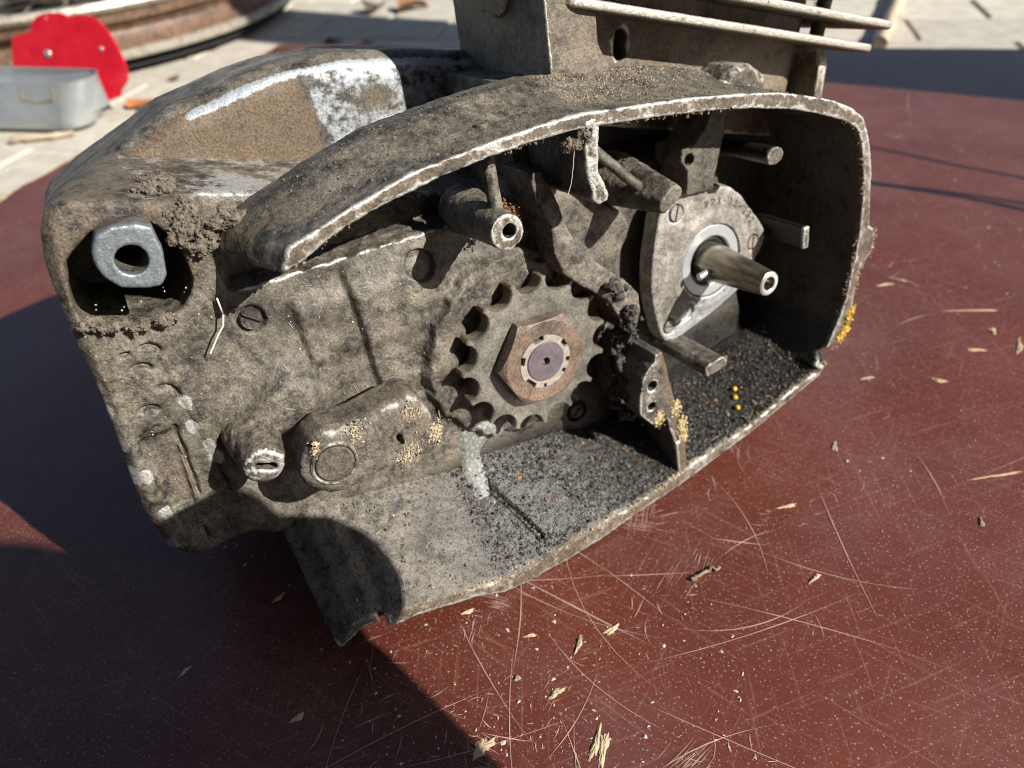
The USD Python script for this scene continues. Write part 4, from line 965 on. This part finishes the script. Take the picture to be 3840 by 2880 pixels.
for a, b in (((0.082, 0.053), (0.083, 0.036)), ((0.083, 0.036), (0.060, 0.033)), ((0.060, 0.033), (0.035, 0.036)), ((0.035, 0.036), (0.034, 0.050))):
    mk.append(trimesh.creation.cylinder(0.0009, segment=[onpan(*a), onpan(*b)], sections=8))
put(PAN, 'brown_seam', join(*[(t.vertices, t.faces) for t in mk]), plain('brown_stain', (0.22, 0.15, 0.08), rough=0.8), False, PC, label='thin brown rectangular seam mark on the pan wall')

# stick, twigs, leaves
M_STICK = plain('weathered_stick', (0.42, 0.33, 0.24), rough=0.8, var=0.4, scale=120.0, bump=0.5)
M_LEAF = [plain('dry_leaf', (0.20, 0.105, 0.045), rough=0.7, var=0.5, scale=60.0, bump=0.4), plain('orange_leaf', (0.42, 0.14, 0.05), rough=0.65, var=0.3, scale=60.0), plain('dark_leaf', (0.07, 0.05, 0.03), rough=0.8, var=0.5, scale=60.0)]
def stick(name, pts, r0, r1, mat_, label, category, group=None, amp=0.15):
    pts = np.asarray(pts, float); m = 14
    t = np.linspace(0, 1, m); q = np.stack([np.interp(t, np.linspace(0, 1, len(pts)), pts[:, k]) for k in range(3)], 1)
    q[1:-1] += rng.normal(0, amp * r0, (m - 2, 3)) * [1, 1, 0.3]
    rr = r0 + (r1 - r0) * t
    V, F, sec = [], [], 9
    d = np.gradient(q, axis=0); d /= np.linalg.norm(d, axis=1)[:, None]
    for i in range(m):
        a = np.cross(d[i], [0.1, 0.2, 1.0]); a /= np.linalg.norm(a); b = np.cross(d[i], a)
        V += [q[i] + rr[i] * (1 + 0.15 * rng.normal()) * (math.cos(x_) * a + math.sin(x_) * b) for x_ in np.linspace(0, 2 * math.pi, sec, endpoint=False)]
    for i in range(m - 1):
        for k in range(sec):
            l = (k + 1) % sec
            F += [(i * sec + k, i * sec + l, (i + 1) * sec + l), (i * sec + k, (i + 1) * sec + l, (i + 1) * sec + k)]
    V += [q[0], q[-1]]
    for k in range(sec): F += [(len(V) - 2, (k + 1) % sec, k), (len(V) - 1, (m - 1) * sec + k, (m - 1) * sec + (k + 1) % sec)]
    V = np.array(V)
    V[:, 2] += max(0, 0)
    p = put('/World', name, (V, np.array(F)), mat_, 40, (0, 0, 0)); tag(p, label, category, group); return p
stick('stick', [(0.545, 1.045, GZ + 0.010), (0.60, 1.14, GZ + 0.012), (0.71, 1.33, GZ + 0.012), (0.78, 1.45, GZ + 0.012)], 0.010, 0.009, M_STICK, 'pale peeling stick lying across the pavers behind the cylinder', 'stick')
stick('twig', [(-0.610, 0.919, GZ + 0.004), (-0.565, 0.921, GZ + 0.0045), (-0.535, 0.931, GZ + 0.004)], 0.0040, 0.0030, M_STICK, 'short pale twig sticking out from under the aluminium pan', 'twig')
stick('wood_splinter', [(0.079, 0.1985, 0.0012), (0.087, 0.2025, 0.0015), (0.094, 0.2045, 0.0012)], 0.0009, 0.0007, plain('dark_splinter', (0.22, 0.17, 0.11), rough=0.8, var=0.5, scale=300.0), 'brown wood splinter lying on the board in front of the engine', 'splinter', amp=0.6)
def leaf(x_, y_, ln, ang, mat_, label, curl=0.25, z0=GZ + 0.002):
    m = 12; t = np.linspace(0, 1, m)
    w_ = 0.42 * ln * np.sin(math.pi * t**0.8)**0.8
    V, F = [], []
    for i in range(m):
        for k, s_ in enumerate((-1, -0.5, 0, 0.5, 1)):
            V.append((t[i] * ln - ln / 2, s_ * w_[i], curl * ln * (abs(s_) * w_[i] / ln)**1.2 + 0.10 * ln * math.sin(3 * t[i] + s_) ** 2))
    for i in range(m - 1):
        for k in range(4): F += [(i * 5 + k, i * 5 + k + 1, i * 5 + k + 6), (i * 5 + k, i * 5 + k + 6, i * 5 + k + 5)]
    V = np.array(V); c, s_ = math.cos(ang), math.sin(ang)
    V[:, :2] = V[:, :2] @ np.array([[c, s_], [-s_, c]])
    V2 = V + [0, 0, -0.0006]
    p = put('/World', 'dry_leaf', join((V + [x_, y_, z0], np.array(F)), (V2 + [x_, y_, z0], np.array(F)[:, ::-1])), mat_, True)
    tag(p, label, 'leaf')
leaf(-0.135, 1.475, 0.060, 0.3, M_LEAF[0], 'curled brown leaf on the shaded pavers left of the cylinder, the larger of the pair', 0.9)
leaf(-0.205, 1.49, 0.055, 1.2, M_LEAF[2], 'dark shrivelled leaf on the shaded pavers, left of the curled brown leaf', 0.8)
leaf(-0.195, 1.268, 0.022, 0.5, M_LEAF[1], 'small orange leaf on the sunlit strip of pavers behind the engine')
leaf(-0.485, 1.03, 0.038, 0.9, M_LEAF[1], 'reddish-brown leaf on the pavers between the red plate and the engine', 0.3)
leaf(-0.465, 1.005, 0.030, 0.2, M_LEAF[2], 'dark thin leaf scrap touching the reddish-brown leaf', 0.3)
leaf(-0.475, 1.145, 0.020, 1.8, M_LEAF[0], 'yellow-brown leaf scrap on the pavers near the red plate corner')
leaf(0.86, 1.40, 0.035, 0.6, M_LEAF[0], 'brown leaf at the upper right picture edge')
leaf(-0.255, 1.225 + 0.06, 0.03, 0.1, M_LEAF[2], 'grey-brown leaf scrap by the board corner')

# yellow crumbs in the case floor
M_YEL = plain('yellow_crumb', (0.62, 0.36, 0.03), rough=0.6, var=0.25, scale=300.0)

# flat black ring added under the rim, painting the shade beneath it
M_RIM_SHADE = plain('rim_shade_black', (0.014, 0.014, 0.015), rough=0.6, var=0.4, scale=60.0, bump=0.3)
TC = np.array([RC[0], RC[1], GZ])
shade_prof = [(0.335 + 0.078 * math.cos(a), 0.012 + 0.011 * math.sin(a)) for a in np.linspace(0, 2 * math.pi, 22)]
tube = put('/World', 'rim_shade_ring', ring_mesh(shade_prof, TC, 120), M_RIM_SHADE, True)
tag(tube, 'flat black ring added under the rusty wheel rim as its dark shade', 'shade ring')
# ================================================================ loose dirt on the engine
M_GRIT = [plain('oily_grit', (0.030, 0.025, 0.020), rough=0.42, var=0.6, scale=500.0, bump=0.6, bscale=3000.0), plain('brown_grit', (0.135, 0.112, 0.085), rough=0.8, var=0.5, scale=500.0, bump=0.6, bscale=3000.0), plain('pale_grit', (0.40, 0.33, 0.23), rough=0.8, var=0.4, scale=700.0), plain('orange_grit', (0.32, 0.14, 0.05), rough=0.8, var=0.4, scale=700.0)]
ICO = trimesh.creation.icosphere(0, 1.0)
ICV, ICF = np.array(ICO.vertices), np.array(ICO.faces)
def crumbs(name, centers, sizes, mat_, **k):
    n_ = len(centers)
    sc = sizes[:, None, None] * rng.uniform(0.55, 1.25, (n_, 1, 3))
    V = ICV[None] * rng.uniform(0.6, 1.3, (n_, len(ICV), 1)) * sc
    a = rng.uniform(0, 2 * math.pi, n_); c, s_ = np.cos(a)[:, None], np.sin(a)[:, None]
    V = np.stack([V[..., 0] * c - V[..., 1] * s_, V[..., 0] * s_ + V[..., 1] * c, V[..., 2]], -1) + centers[:, None]
    F = (ICF[None] + (np.arange(n_) * len(ICV))[:, None, None]).reshape(-1, 3)
    return put(ENGINE, name, (E(V.reshape(-1, 3)), F), mat_, False, ENG, None, kind='stuff', **k)
def floor_pts(n_, u0, u1, d0=2, d1=54, bias=1.0):
    u = rng.uniform(u0, u1, n_); d = d0 + (d1 - d0) * rng.random(n_)**bias
    v = np.interp(u, *bin_) + rise(u) * d
    return np.stack([u, v, -d], 1)
def thin(p, scale, th, seed): return p[fbm(p * scale, 3, seed) > th]
p = thin(floor_pts(12000, -60, 225), 0.05, 0.40, 1)
crumbs('oily_grit', p + rng.normal(0, 0.5, p.shape), 0.3 + 1.0 * rng.random(len(p))**3.5, M_GRIT[0])
p = thin(floor_pts(6500, -155, 215), 0.07, 0.36, 2)
crumbs('brown_grit', p + rng.normal(0, 0.5, p.shape), 0.3 + 0.8 * rng.random(len(p))**3, M_GRIT[1])
p = floor_pts(260, -150, 215)
crumbs('pale_grit', p + rng.normal(0, 0.5, p.shape), 0.35 + 0.7 * rng.random(len(p))**3, M_GRIT[2])
p = floor_pts(26, -60, 190)
crumbs('orange_grit', p + rng.normal(0, 0.5, p.shape), 0.7 + 0.9 * rng.random(len(p)), M_GRIT[3])
# specks over the back wall, lever and panel
n_ = 700
u = rng.uniform(-215, 60, n_); v = rng.uniform(-60, 100, n_)
sel = (np.hypot(u, v) > 56)
u, v = u[sel], v[sel]
p = np.stack([u, v, back_face(u, v) + 0.1], 1)
crumbs('wall_dust', p, 0.22 + 0.4 * rng.random(len(p))**3, M_GRIT[2])
# caked sandy dust on top of the arch near the cylinder
def arch_top(u, d):
    o = np.array(ARCH_OUT[2:28]).T
    k = 0.125 * 2 * smoothstep(0, 1, np.clip(d, 0, 42) / 42 * 0.5) * smoothstep(190, 120, u)
    return 40 + (np.interp(u, *o) - 40) * (1 + k)
def arch_pts(n_, u0, u1, d0, d1):
    u = rng.uniform(u0, u1, n_); d = rng.uniform(d0, d1, n_)
    return np.stack([u, arch_top(u, d), -d], 1)
p = arch_pts(2600, 30, 170, 14, 50)
p = p[(p[:, 0] - 40) / 60 + rng.normal(0, 0.5, len(p)) < (-p[:, 2] - 10) / 22]
crumbs('sandy_dust', p, 0.28 + 0.42 * rng.random(len(p))**2, plain('sandy_dust', (0.29, 0.235, 0.165), rough=0.9, var=0.45, scale=700.0))
p = arch_pts(1500, -110, 200, 4, 52)
crumbs('arch_dust', p, 0.3 + 0.6 * rng.random(len(p))**3, M_GRIT[1])
# crumbs along the rims
def along(pts, n_, jit, w0=-1.5):
    pts = np.array(pts); s_ = np.r_[0, np.cumsum(np.linalg.norm(np.diff(pts, axis=0), axis=1))]
    q = rng.uniform(0, s_[-1], n_)
    u, v = np.interp(q, s_, pts[:, 0]), np.interp(q, s_, pts[:, 1])
    return np.stack([u, v, np.full(n_, w0)], 1) + rng.normal(0, jit, (n_, 3))
p = along(ARCH_IN[3:33], 900, 0.9); p = thin(p, 0.05, 0.5, 5)
crumbs('rim_dirt', p, 0.4 + 0.9 * rng.random(len(p))**2.5, plain('rim_dirt_brown', (0.17, 0.11, 0.06), rough=0.9, var=0.5, scale=600.0))
p = along(BOT_IN[6:], 800, 1.1)
p2 = np.vstack([along(ARCH_OUT[28:38], 130, 0.9, -0.5), along([(244, -40), (238, -60), (230, -70)], 90, 1.6, 0.0)])
p = np.vstack([p, p2])
crumbs('rim_dirt', p, 0.3 + 0.65 * rng.random(len(p))**2, plain('rim_dirt_yellow', (0.42, 0.32, 0.16), rough=0.9, var=0.45, scale=600.0))
# lumps of grime: ring round the sprocket, partition rib, pocket edges, arch end
from scipy.spatial import cKDTree
def fine_crumbs(name, c, n_, spread, size, mat_, **k):
    c = np.asarray(c, float); n_ *= 5
    q = c[rng.integers(0, len(c), n_)] + rng.normal(0, 1, (n_, 3)) * np.asarray(spread) * [1, 1, 0.35]
    return crumbs(name, q, 0.25 + 0.5 * size[1] * rng.random(n_)**3, mat_, **k)
def lumps(name, c, n_, spread, size, mat_, seed_=[0], **k):
    """caked dirt: blobs grown into one mass, its surface broken up by fractal noise"""
    seed_[0] += 1
    c = np.asarray(c, float)
    q = c[rng.integers(0, len(c), n_)] + rng.normal(0, 1, (n_, 3)) * np.asarray(spread) * 0.9
    r_ = 0.75 * (size[0] + (size[1] - size[0]) * rng.random(n_)**1.6)
    tree = cKDTree(q)
    def fn(u, v, w):
        p = np.stack([u, v, w], 1)
        d, i = tree.query(p, k=6)
        d = d - r_[i]
        near = np.abs(d[:, 0]) < 4
        n1 = np.zeros(len(p))
        if near.any(): n1[near] = (fbm(p[near] * 0.8, 4, seed_[0]) - 0.5) * 1.7
        return -np.log(np.exp(-np.clip(d, -6, 30) / 1.1).sum(1) + 1e-30) * 1.1 + 0.95 + n1
    P, f = nets(fn, q.min(0) - 4, q.max(0) + 4, 0.6)
    P = rough(P, f, 0.35, 1.3, 3, 40 + seed_[0])
    put(ENGINE, name, (E(P), f), mat_, 70, ENG, None, kind='stuff', **k)
    m_ = min(2600, 6 * n_)
    g = P[rng.integers(0, len(P), m_)] + rng.normal(0, 0.35, (m_, 3))
    crumbs(name, g, 0.22 + 0.75 * rng.random(m_)**3, mat_, label='loose grains on the ' + k.get('label', 'crust'))
rib = [(52, 28, -30), (60, 22, -30), (67, 8, -30), (68, -3, -30), (66, -12, -34), (64, -18, -34), (60, -26, -30), (57, -36, -26), (54, -46, -24), (56, -58, -28), (62, -66, -26)]
lumps('caked_grime', rib, 620, (3.4, 3.4, 5), (0.9, 3.4), M_GRIT[0], label='dark hairy grime between the sprocket and the mounting block')
edge_l = [(-160, 118, -52), (-161, 126, -56), (-155, 122, -50), (-150, 112, -51), (-147, 118, -52), (-152, 128, -54), (-140, 122, -48), (-134, 121, -46)]
lumps('caked_grime', edge_l, 420, (3.0, 3.0, 1.2), (0.7, 1.9), M_GRIT[1], label='brown earth crust between the pocket and the end of the arch')
lumps('caked_grime', [(-172, 136, -66), (-165, 138, -72), (-158, 137, -70), (-160, 139, -80)], 320, (3.5, 1.0, 5), (0.7, 1.7), M_GRIT[1], label='earth crust on the valley behind the pocket')
lumps('caked_grime', [(-200, 88, -50), (-190, 84, -50), (-178, 84, -50), (-208, 92, -51)], 140, (3.5, 1.2, 1.0), (0.5, 1.6), M_GRIT[1], label='earth along the lower lip of the pocket')
fine_crumbs('loose_crumbs', [(240, -52, 0), (238, -58, 0.5), (234, -63, 0.5), (242, -46, 0)], 110, (1.6, 1.8, 0.9), (0.7, 2.4), plain('yellow_lichen', (0.62, 0.38, 0.05), rough=0.9, var=0.4, scale=500.0, bump=0.6), label='bright yellow crust on the lower right rim')
lumps('caked_grime', [(29, 127, -1), (23, 123, -1), (20, 124, -1)], 90, (2.0, 1.5, 1.0), (0.5, 1.5), M_GRIT[1], label='mud clump hanging from the rim beside the hanging rib')
fine_crumbs('loose_crumbs', [(-6, 88, -30), (2, 84, -40), (-2, 90, -44)], 120, (3, 3, 4), (0.6, 1.8), plain('rust_flakes', (0.24, 0.13, 0.06), rough=0.9, var=0.5, scale=500.0), label='rusty flakes beside the round screw boss')
fine_crumbs('loose_crumbs', [(84, -60, -3), (88, -75, -2), (89, -85, -2), (70, -62, -3)], 200, (1.8, 3.2, 0.8), (0.4, 1.4), plain('yellow_sand', (0.50, 0.39, 0.20), rough=0.9, var=0.4, scale=600.0), label='sandy yellow crust on the mounting block')
fine_crumbs('loose_crumbs', [(-76, -12, -13), (-75, -8, -13)], 60, (2.0, 2.4, 0.5), (0.5, 1.5), M_GRIT[2], label='dry earth clod on the end of the kick lever')
fine_crumbs('loose_crumbs', [(-138, 11, -13), (-139, 7, -13)], 16, (1.0, 1.6, 0.4), (0.7, 1.6), plain('tan_flake', (0.52, 0.36, 0.24), rough=0.9), label='tan flake on the kick lever by the pin')
fine_crumbs('loose_crumbs', [(-90, -15, -12.6), (-95, -18, -12.6), (-86, 8, -13.2), (-117, 10, -13.4)], 120, (3.0, 3.0, 0.4), (0.3, 1.0), M_GRIT[2], label='pale crumbs on the face of the kick lever')

# pale sealant smeared under the sprocket
M_SEALANT = mat('cracked_sealant', {'geo': ('texture_coordinate', {}), 'v': ('voronoi_texture', {'scale': 420.0, 'feature': 'distance_to_edge'}), 'r': ('rgb_ramp', {'ramp': [(0.0, (0.10, 0.10, 0.09)), (0.08, (0.17, 0.18, 0.165)), (0.4, (0.26, 0.275, 0.255))]}),
      'b': ('bump', {'strength': 0.6, 'distance': 0.0006}), 'p': ('principled_bsdf', {'roughness': 0.55})}, [('geo.object', 'v.vector'), ('v.distance', 'r.fac'), ('r.color', 'p.base_color'), ('v.distance', 'b.height'), ('b.normal', 'p.normal')])
f_seal = Flat([(-46,-47),(-38,-43),(-30,-42),(-22,-46),(-20,-54),(-28,-60),(-36,-66),(-38,-78),(-42,-90),(-51,-90),(-53,-78),(-50,-64),(-50,-54)])
def sealant(u, v, w):
    zz = np.maximum(back_face(u, v), -(v - np.interp(u, *bin_)) / rise(u))
    return np.maximum(f_seal(u, v) * 0.8, w - zz - 1.6 * smoothstep(0, -4, f_seal(u, v)))
def seal_mesh():
    P, f = nets(lambda u, v, w: np.maximum(sealant(u, v, w), np.maximum(back_face(u, v), -(v - np.interp(u, *bin_)) / rise(u)) - 3 - w), (-58, -96, -60), (-14, -36, -16), 0.8)
    return E(rough(P, f, 0.4, 0.3, 4, 3)), f
sv, sf = seal_mesh()
put(ENGINE, 'sealant_smear', (sv, sf), M_SEALANT, 50, ENG)

# three yellow crumbs on the case floor
for k, (a, d, lab_) in enumerate(((158.0, 26.0, 'yellow crumb on the case floor, farthest of the three from the rim'), (154.0, 21.0, 'yellow crumb on the case floor, middle of three in a row'), (150.0, 14.5, 'yellow crumb on the case floor, nearest of three to the rim'))):
    vv = np.interp(a, *bin_) + float(rise(np.array(a))) * d + 1.5
    b = trimesh.creation.icosphere(2, 1.9)
    bv = rough(np.array(b.vertices), np.array(b.faces), 0.4, 0.6, 3, k)
    p = put('/World', 'yellow_crumb', (E(bv + [a, vv, -d]), b.faces), M_YEL, True)
    tag(p, lab_, 'crumb', 'yellow crumbs in the crankcase')
# dry straw on the left panel
M_STRAW = plain('pale_straw', (0.60, 0.56, 0.48), rough=0.6, var=0.2)
def fibre(name, pts, r, mat_, label, category):
    pts = E(np.array(pts, float)); ts = [trimesh.creation.cylinder(r, segment=[pts[i], pts[i + 1]], sections=8) for i in range(len(pts) - 1)]
    p = put('/World', name, join(*[(t.vertices, t.faces) for t in ts]), mat_, 40); tag(p, label, category)
fibre('straw', [(-154.5, 86, -51), (-154.4, 78.7, -48), (-156.5, 73, -47.5), (-160.4, 69.1, -47.5), (-166.6, 61.1, -48.5)], 0.00035, M_STRAW, 'bent pale straw lying on the left casing panel', 'straw')
fibre('hair', [(22, 122, -1), (20, 112, -1), (18.5, 106, -1), (16, 101, -1)], 0.00012, M_STRAW, 'thin pale hair hanging from the arched rim', 'hair')

# hairs and plant fibres caught in the dirt: dozens, too fine to count
fb = []
for k in range(150):
    if k % 3: c = floor_pts(1, -120, 190)[0] + [0, 0.8, 0.5]
    else:
        uu, vv = rng.uniform(-200, 40), rng.uniform(-50, 80); c = np.array([uu, vv, float(back_face(np.array([uu]), np.array([vv]))[0]) + 0.7])
    d = rng.normal(0, 1, 3); d /= np.linalg.norm(d); d2 = rng.normal(0, 0.5, 3); L_ = rng.uniform(1.5, 6)
    pts_ = [c, c + d * L_ * 0.5 + d2 * 0.4, c + d * L_ + d2]
    e_ = E(np.array(pts_))
    for i in range(2):
        t_ = trimesh.creation.cylinder(0.00007 + 0.00007 * rng.random(), segment=[e_[i], e_[i + 1]], sections=5); fb.append((t_.vertices, t_.faces))
put(ENGINE, 'fibres', join(*fb), plain('pale_fibre', (0.42, 0.36, 0.27), rough=0.8, var=0.5, scale=300.0), False, ENG, None, kind='stuff')
# ================================================================ what stands just outside the picture and shades it
# a square wooden gate post on the right; its long shadow crosses the board and the pavers
M_WOOD = plain('weathered_post_wood', (0.30, 0.23, 0.15), rough=0.75, var=0.3, scale=30.0, stretch=(1, 1, 0.15), bump=0.3)
CQ = np.array([1.02, 0.64])
POST = thing('gate_post', 'tall square wooden gate post right of the board', 'post', (CQ[0], CQ[1], GZ))
def block(w0, w1, z0, z1, name):
    ca_ = math.radians(20); R2 = np.array([[math.cos(ca_), math.sin(ca_)], [-math.sin(ca_), math.cos(ca_)]])
    V = np.array([(*(np.array(p) * w_ @ R2 + CQ), z_) for w_, z_ in ((w0, z0), (w1, z1)) for p in ((-.5, -.5), (.5, -.5), (.5, .5), (-.5, .5))])
    F = np.array([(0, 2, 1), (0, 3, 2), (4, 5, 6), (4, 6, 7), (0, 1, 5), (0, 5, 4), (1, 2, 6), (1, 6, 5), (2, 3, 7), (2, 7, 6), (3, 0, 4), (3, 4, 7)])
    put(POST, name, (V, F), M_WOOD, False, (CQ[0], CQ[1], GZ))
block(0.145, 0.145, GZ, 1.55, 'shaft'); block(0.18, 0.18, 1.551, 1.58, 'cap'); block(0.18, 0.02, 1.581, 1.64, 'cap_point')
# unseen brick wall added behind the camera to block low sky light
M_BRICK = mat('sky_block_brick', {'geo': ('texture_coordinate', {}), 'm': ('mapping', {'rotation': (math.pi / 2, 0, 0)}), 'b': ('brick_texture', {'color1': (0.13, 0.06, 0.04), 'color2': (0.17, 0.085, 0.055), 'mortar': (0.2, 0.18, 0.16), 'scale': 4.0}), 'p': ('principled_bsdf', {'roughness': 0.9})}, [('geo.object', 'm.vector'), ('m.vector', 'b.vector'), ('b.color', 'p.base_color')])
SKY_BLOCK = thing('sky_block_wall', 'unseen brick wall added behind the camera to block low sky light', 'wall', (0, -2.2, GZ))
hb = trimesh.creation.box((9.0, 0.25, 3.1)); hb.apply_translation((-1.6, -2.2, GZ + 1.55)); put(SKY_BLOCK, 'brickwork', hb, M_BRICK, False, (0, -2.2, GZ))
hc = trimesh.creation.box((9.1, 0.33, 0.06)); hc.apply_translation((-1.6, -2.2, GZ + 3.131)); put(SKY_BLOCK, 'coping', hc, M_JOINT, False, (0, -2.2, GZ))
M_CABLE = plain('black_cable', (0.015, 0.015, 0.016), rough=0.5, var=0.3)
def cable(shadow, r, label):
    s_ = np.array(shadow, float)
    P = np.stack([s_[:, 0] + s_[:, 2] * TO_SUN[0] / TO_SUN[2], s_[:, 1] + s_[:, 2] * TO_SUN[1] / TO_SUN[2], s_[:, 2]], 1)
    from scipy.interpolate import CubicSpline
    t = np.r_[0, np.cumsum(np.linalg.norm(np.diff(P, axis=0), axis=1))]
    q = CubicSpline(t, P)(np.linspace(0, t[-1], 40))
    ts = [trimesh.creation.cylinder(r, segment=[q[i], q[i + 1]], sections=10) for i in range(len(q) - 1)] + [trimesh.creation.icosphere(1, r).apply_translation(x_) for x_ in q]
    p = put('/World', 'cable', join(*[(t_.vertices, t_.faces) for t_ in ts]), M_CABLE, 40); tag(p, label, 'cable')
cable([(0.218, 1.03, 0.60), (0.21, 0.86, 0.40), (0.30, 0.735, 0.30), (0.375, 0.678, 0.29), (0.425, 0.630, 0.30), (0.472, 0.591, 0.32), (0.56, 0.53, 0.37), (0.80, 0.47, 0.30), (1.15, 0.42, 0.0)], 0.0026, 'upper black cable drooping from the gate post')
cable([(0.232, 1.01, 0.58), (0.17, 0.76, 0.37), (0.26, 0.655, 0.29), (0.341, 0.600, 0.28), (0.40, 0.565, 0.285), (0.439, 0.532, 0.30), (0.53, 0.47, 0.35), (0.76, 0.40, 0.29), (1.10, 0.36, 0.0)], 0.0032, 'lower thick black cable drooping from the gate post')
cable([(0.225, 1.02, 0.59), (0.18, 0.77, 0.375), (0.27, 0.655, 0.283), (0.341, 0.603, 0.272), (0.40, 0.572, 0.277), (0.442, 0.545, 0.29), (0.53, 0.50, 0.34), (0.78, 0.43, 0.29), (1.12, 0.38, 0.0)], 0.0024, 'lower thin black cable drooping from the gate post')

# the person taking the picture, squatting to the right, phone in both hands
PERSON = thing('person', 'person squatting in dark jacket and jeans, holding a phone in both hands', 'person', (0.42, -0.42, 0))
J = dict(hip=(0.53, -0.56, 0.21), waist=(0.51, -0.47, 0.32), chest=(0.47, -0.36, 0.43), neck=(0.487, -0.303, 0.468), head=(0.457, -0.253, 0.556), chin=(0.411, -0.203, 0.516),
         rsh=(0.55, -0.29, 0.455), rel=(0.350, -0.185, 0.265), rwr=(0.185, -0.007, 0.237), rpa=(0.153, 0.035, 0.238),
         lsh=(0.385, -0.44, 0.455), lel=(0.14, -0.34, 0.32), lwr=(-0.035, -0.085, 0.30), lpa=(-0.052, -0.035, 0.306),
         rhip=(0.58, -0.52, 0.21), rkn=(0.52, -0.32, 0.36), ran=(0.54, -0.43, 0.07), rto=(0.47, -0.32, 0.03),
         lhip=(0.48, -0.60, 0.21), lkn=(0.28, -0.48, 0.36), lan=(0.37, -0.60, 0.07), lto=(0.27, -0.52, 0.03))
J = {k: np.array(v_) for k, v_ in J.items()}
def caps(*items):
    def fn(x_, y_, z_):
        d = None
        for a, b, r0, r1 in items:
            dd, t = seg3(x_, y_, z_, J[a] if isinstance(a, str) else a, J[b] if isinstance(b, str) else b)
            q = dd - (r0 + (r1 - r0) * t)
            d = q if d is None else smin(d, q, 0.018)
        return d
    return fn
def limb(name, fn, lo, hi, h, m_): 
    P, f = nets(fn, lo, hi, h); put(PERSON, name, (P, f), m_, True, (0.42, -0.42, 0))
M_SKIN = plain('skin', (0.50, 0.32, 0.24), rough=0.5, var=0.08)
M_JACKET = plain('dark_jacket', (0.03, 0.032, 0.04), rough=0.8, var=0.3, scale=40.0)
M_JEANS = plain('blue_jeans', (0.05, 0.07, 0.12), rough=0.85, var=0.3, scale=40.0)
M_HAIR = plain('brown_hair', (0.035, 0.022, 0.014), rough=0.6, var=0.4, scale=90.0)
M_SHOE = plain('dark_shoes', (0.03, 0.028, 0.026), rough=0.6)
fing = []
for base, dirv, side in ((J['rpa'], np.array([-0.62, 0.42, 0.10]), 1), (J['lpa'], np.array([0.55, 0.50, 0.05]), -1)):
    dirv = dirv / np.linalg.norm(dirv)
    for k, ln in enumerate((0.068, 0.078, 0.074, 0.058)):
        o = base + np.array([0.0, 0.0, 0.028 - 0.019 * k])
        m1 = o + dirv * ln * 0.55
        tip = m1 + (dirv * 0.35 + np.array([-0.5 * side, -0.3, -0.1])) * ln * 0.5
        fing += [(o, m1, 0.0095, 0.0088), (m1, tip, 0.0088, 0.0075)]
    th = base + np.array([-0.01 * side, -0.012, 0.03])
    fing += [(th, th + np.array([-0.032 * side, 0.004, 0.022]), 0.011, 0.009)]
skin = caps(('neck', 'head', 0.052, 0.06), ('head', 'head', 0.094, 0.094), ('head', 'chin', 0.082, 0.045), ('rwr', 'rpa', 0.029, 0.038), ('lwr', 'lpa', 0.029, 0.038), ('rel', 'rwr', 0.036, 0.028), ('lel', 'lwr', 0.036, 0.028), ('chest', 'neck', 0.10, 0.052), *fing)
nose = J['chin'] + np.array([-0.028, 0.03, 0.042])
skin2 = lambda x_, y_, z_: np.minimum(skin(x_, y_, z_), seg3(x_, y_, z_, nose + [0.008, -0.008, 0.02], nose)[0] - 0.012)
limb('body', skin2, (-0.14, -0.56, 0.14), (0.66, 0.16, 0.78), 0.0065, M_SKIN)
limb('jacket', caps(('hip', 'waist', 0.15, 0.135), ('waist', 'chest', 0.14, 0.155), ('rsh', 'lsh', 0.07, 0.07), ('chest', 'neck', 0.13, 0.07), ('rsh', 'rel', 0.066, 0.05), ('rel', 'rwr', 0.050, 0.036), ('lsh', 'lel', 0.066, 0.05), ('lel', 'lwr', 0.050, 0.036)), (-0.12, -0.76, 0.04), (0.72, 0.08, 0.64), 0.010, M_JACKET)
limb('jeans', caps(('rhip', 'lhip', 0.14, 0.14), ('rhip', 'rkn', 0.095, 0.066), ('rkn', 'ran', 0.062, 0.046), ('lhip', 'lkn', 0.095, 0.066), ('lkn', 'lan', 0.062, 0.046)), (0.16, -0.80, 0.02), (0.76, -0.22, 0.46), 0.012, M_JEANS)
limb('shoes', caps(('ran', 'ran', 0.05, 0.05), (J['ran'] + [0.01, -0.01, -0.035], 'rto', 0.04, 0.032), ('lan', 'lan', 0.05, 0.05), (J['lan'] + [0.01, -0.01, -0.035], 'lto', 0.04, 0.032)), (0.18, -0.70, -0.02), (0.64, -0.24, 0.14), 0.008, M_SHOE)
hair = caps((J['head'] + [0.012, -0.012, 0.02], J['head'] + [0.03, -0.02, -0.03], 0.097, 0.085))
limb('hair', lambda x_, y_, z_: np.maximum(hair(x_, y_, z_), -(seg3(x_, y_, z_, J['chin'] + [-0.02, 0.02, 0.0], J['head'] + [-0.06, 0.05, 0.01])[0] - 0.07)), (0.28, -0.42, 0.38), (0.62, -0.06, 0.70), 0.008, M_HAIR)
M_PHONE = plain('dark_phone_glass', (0.02, 0.022, 0.025), rough=0.2, var=0.1)
pc = np.array([0, 0, CAM_H]) + RIGHT * 0.048 + DOWN * 0.018 - FWD * 0.0075
ph = m3.Manifold.hull(m3.Manifold.compose([m3.Manifold.cylinder(0.0076, 0.010, 0.010, 24).translate((a, b, -0.0038)) for a in (-0.0635, 0.0635) for b in (-0.0257, 0.0257)]))
v_, f_, _ = meshkit.arrays(ph)
PHONE = put('/World', 'phone', (pc + v_[:, :1] * RIGHT + v_[:, 1:2] * DOWN + v_[:, 2:3] * FWD, f_), M_PHONE, 30)
tag(PHONE, 'dark phone held level in both hands above the engine', 'phone')
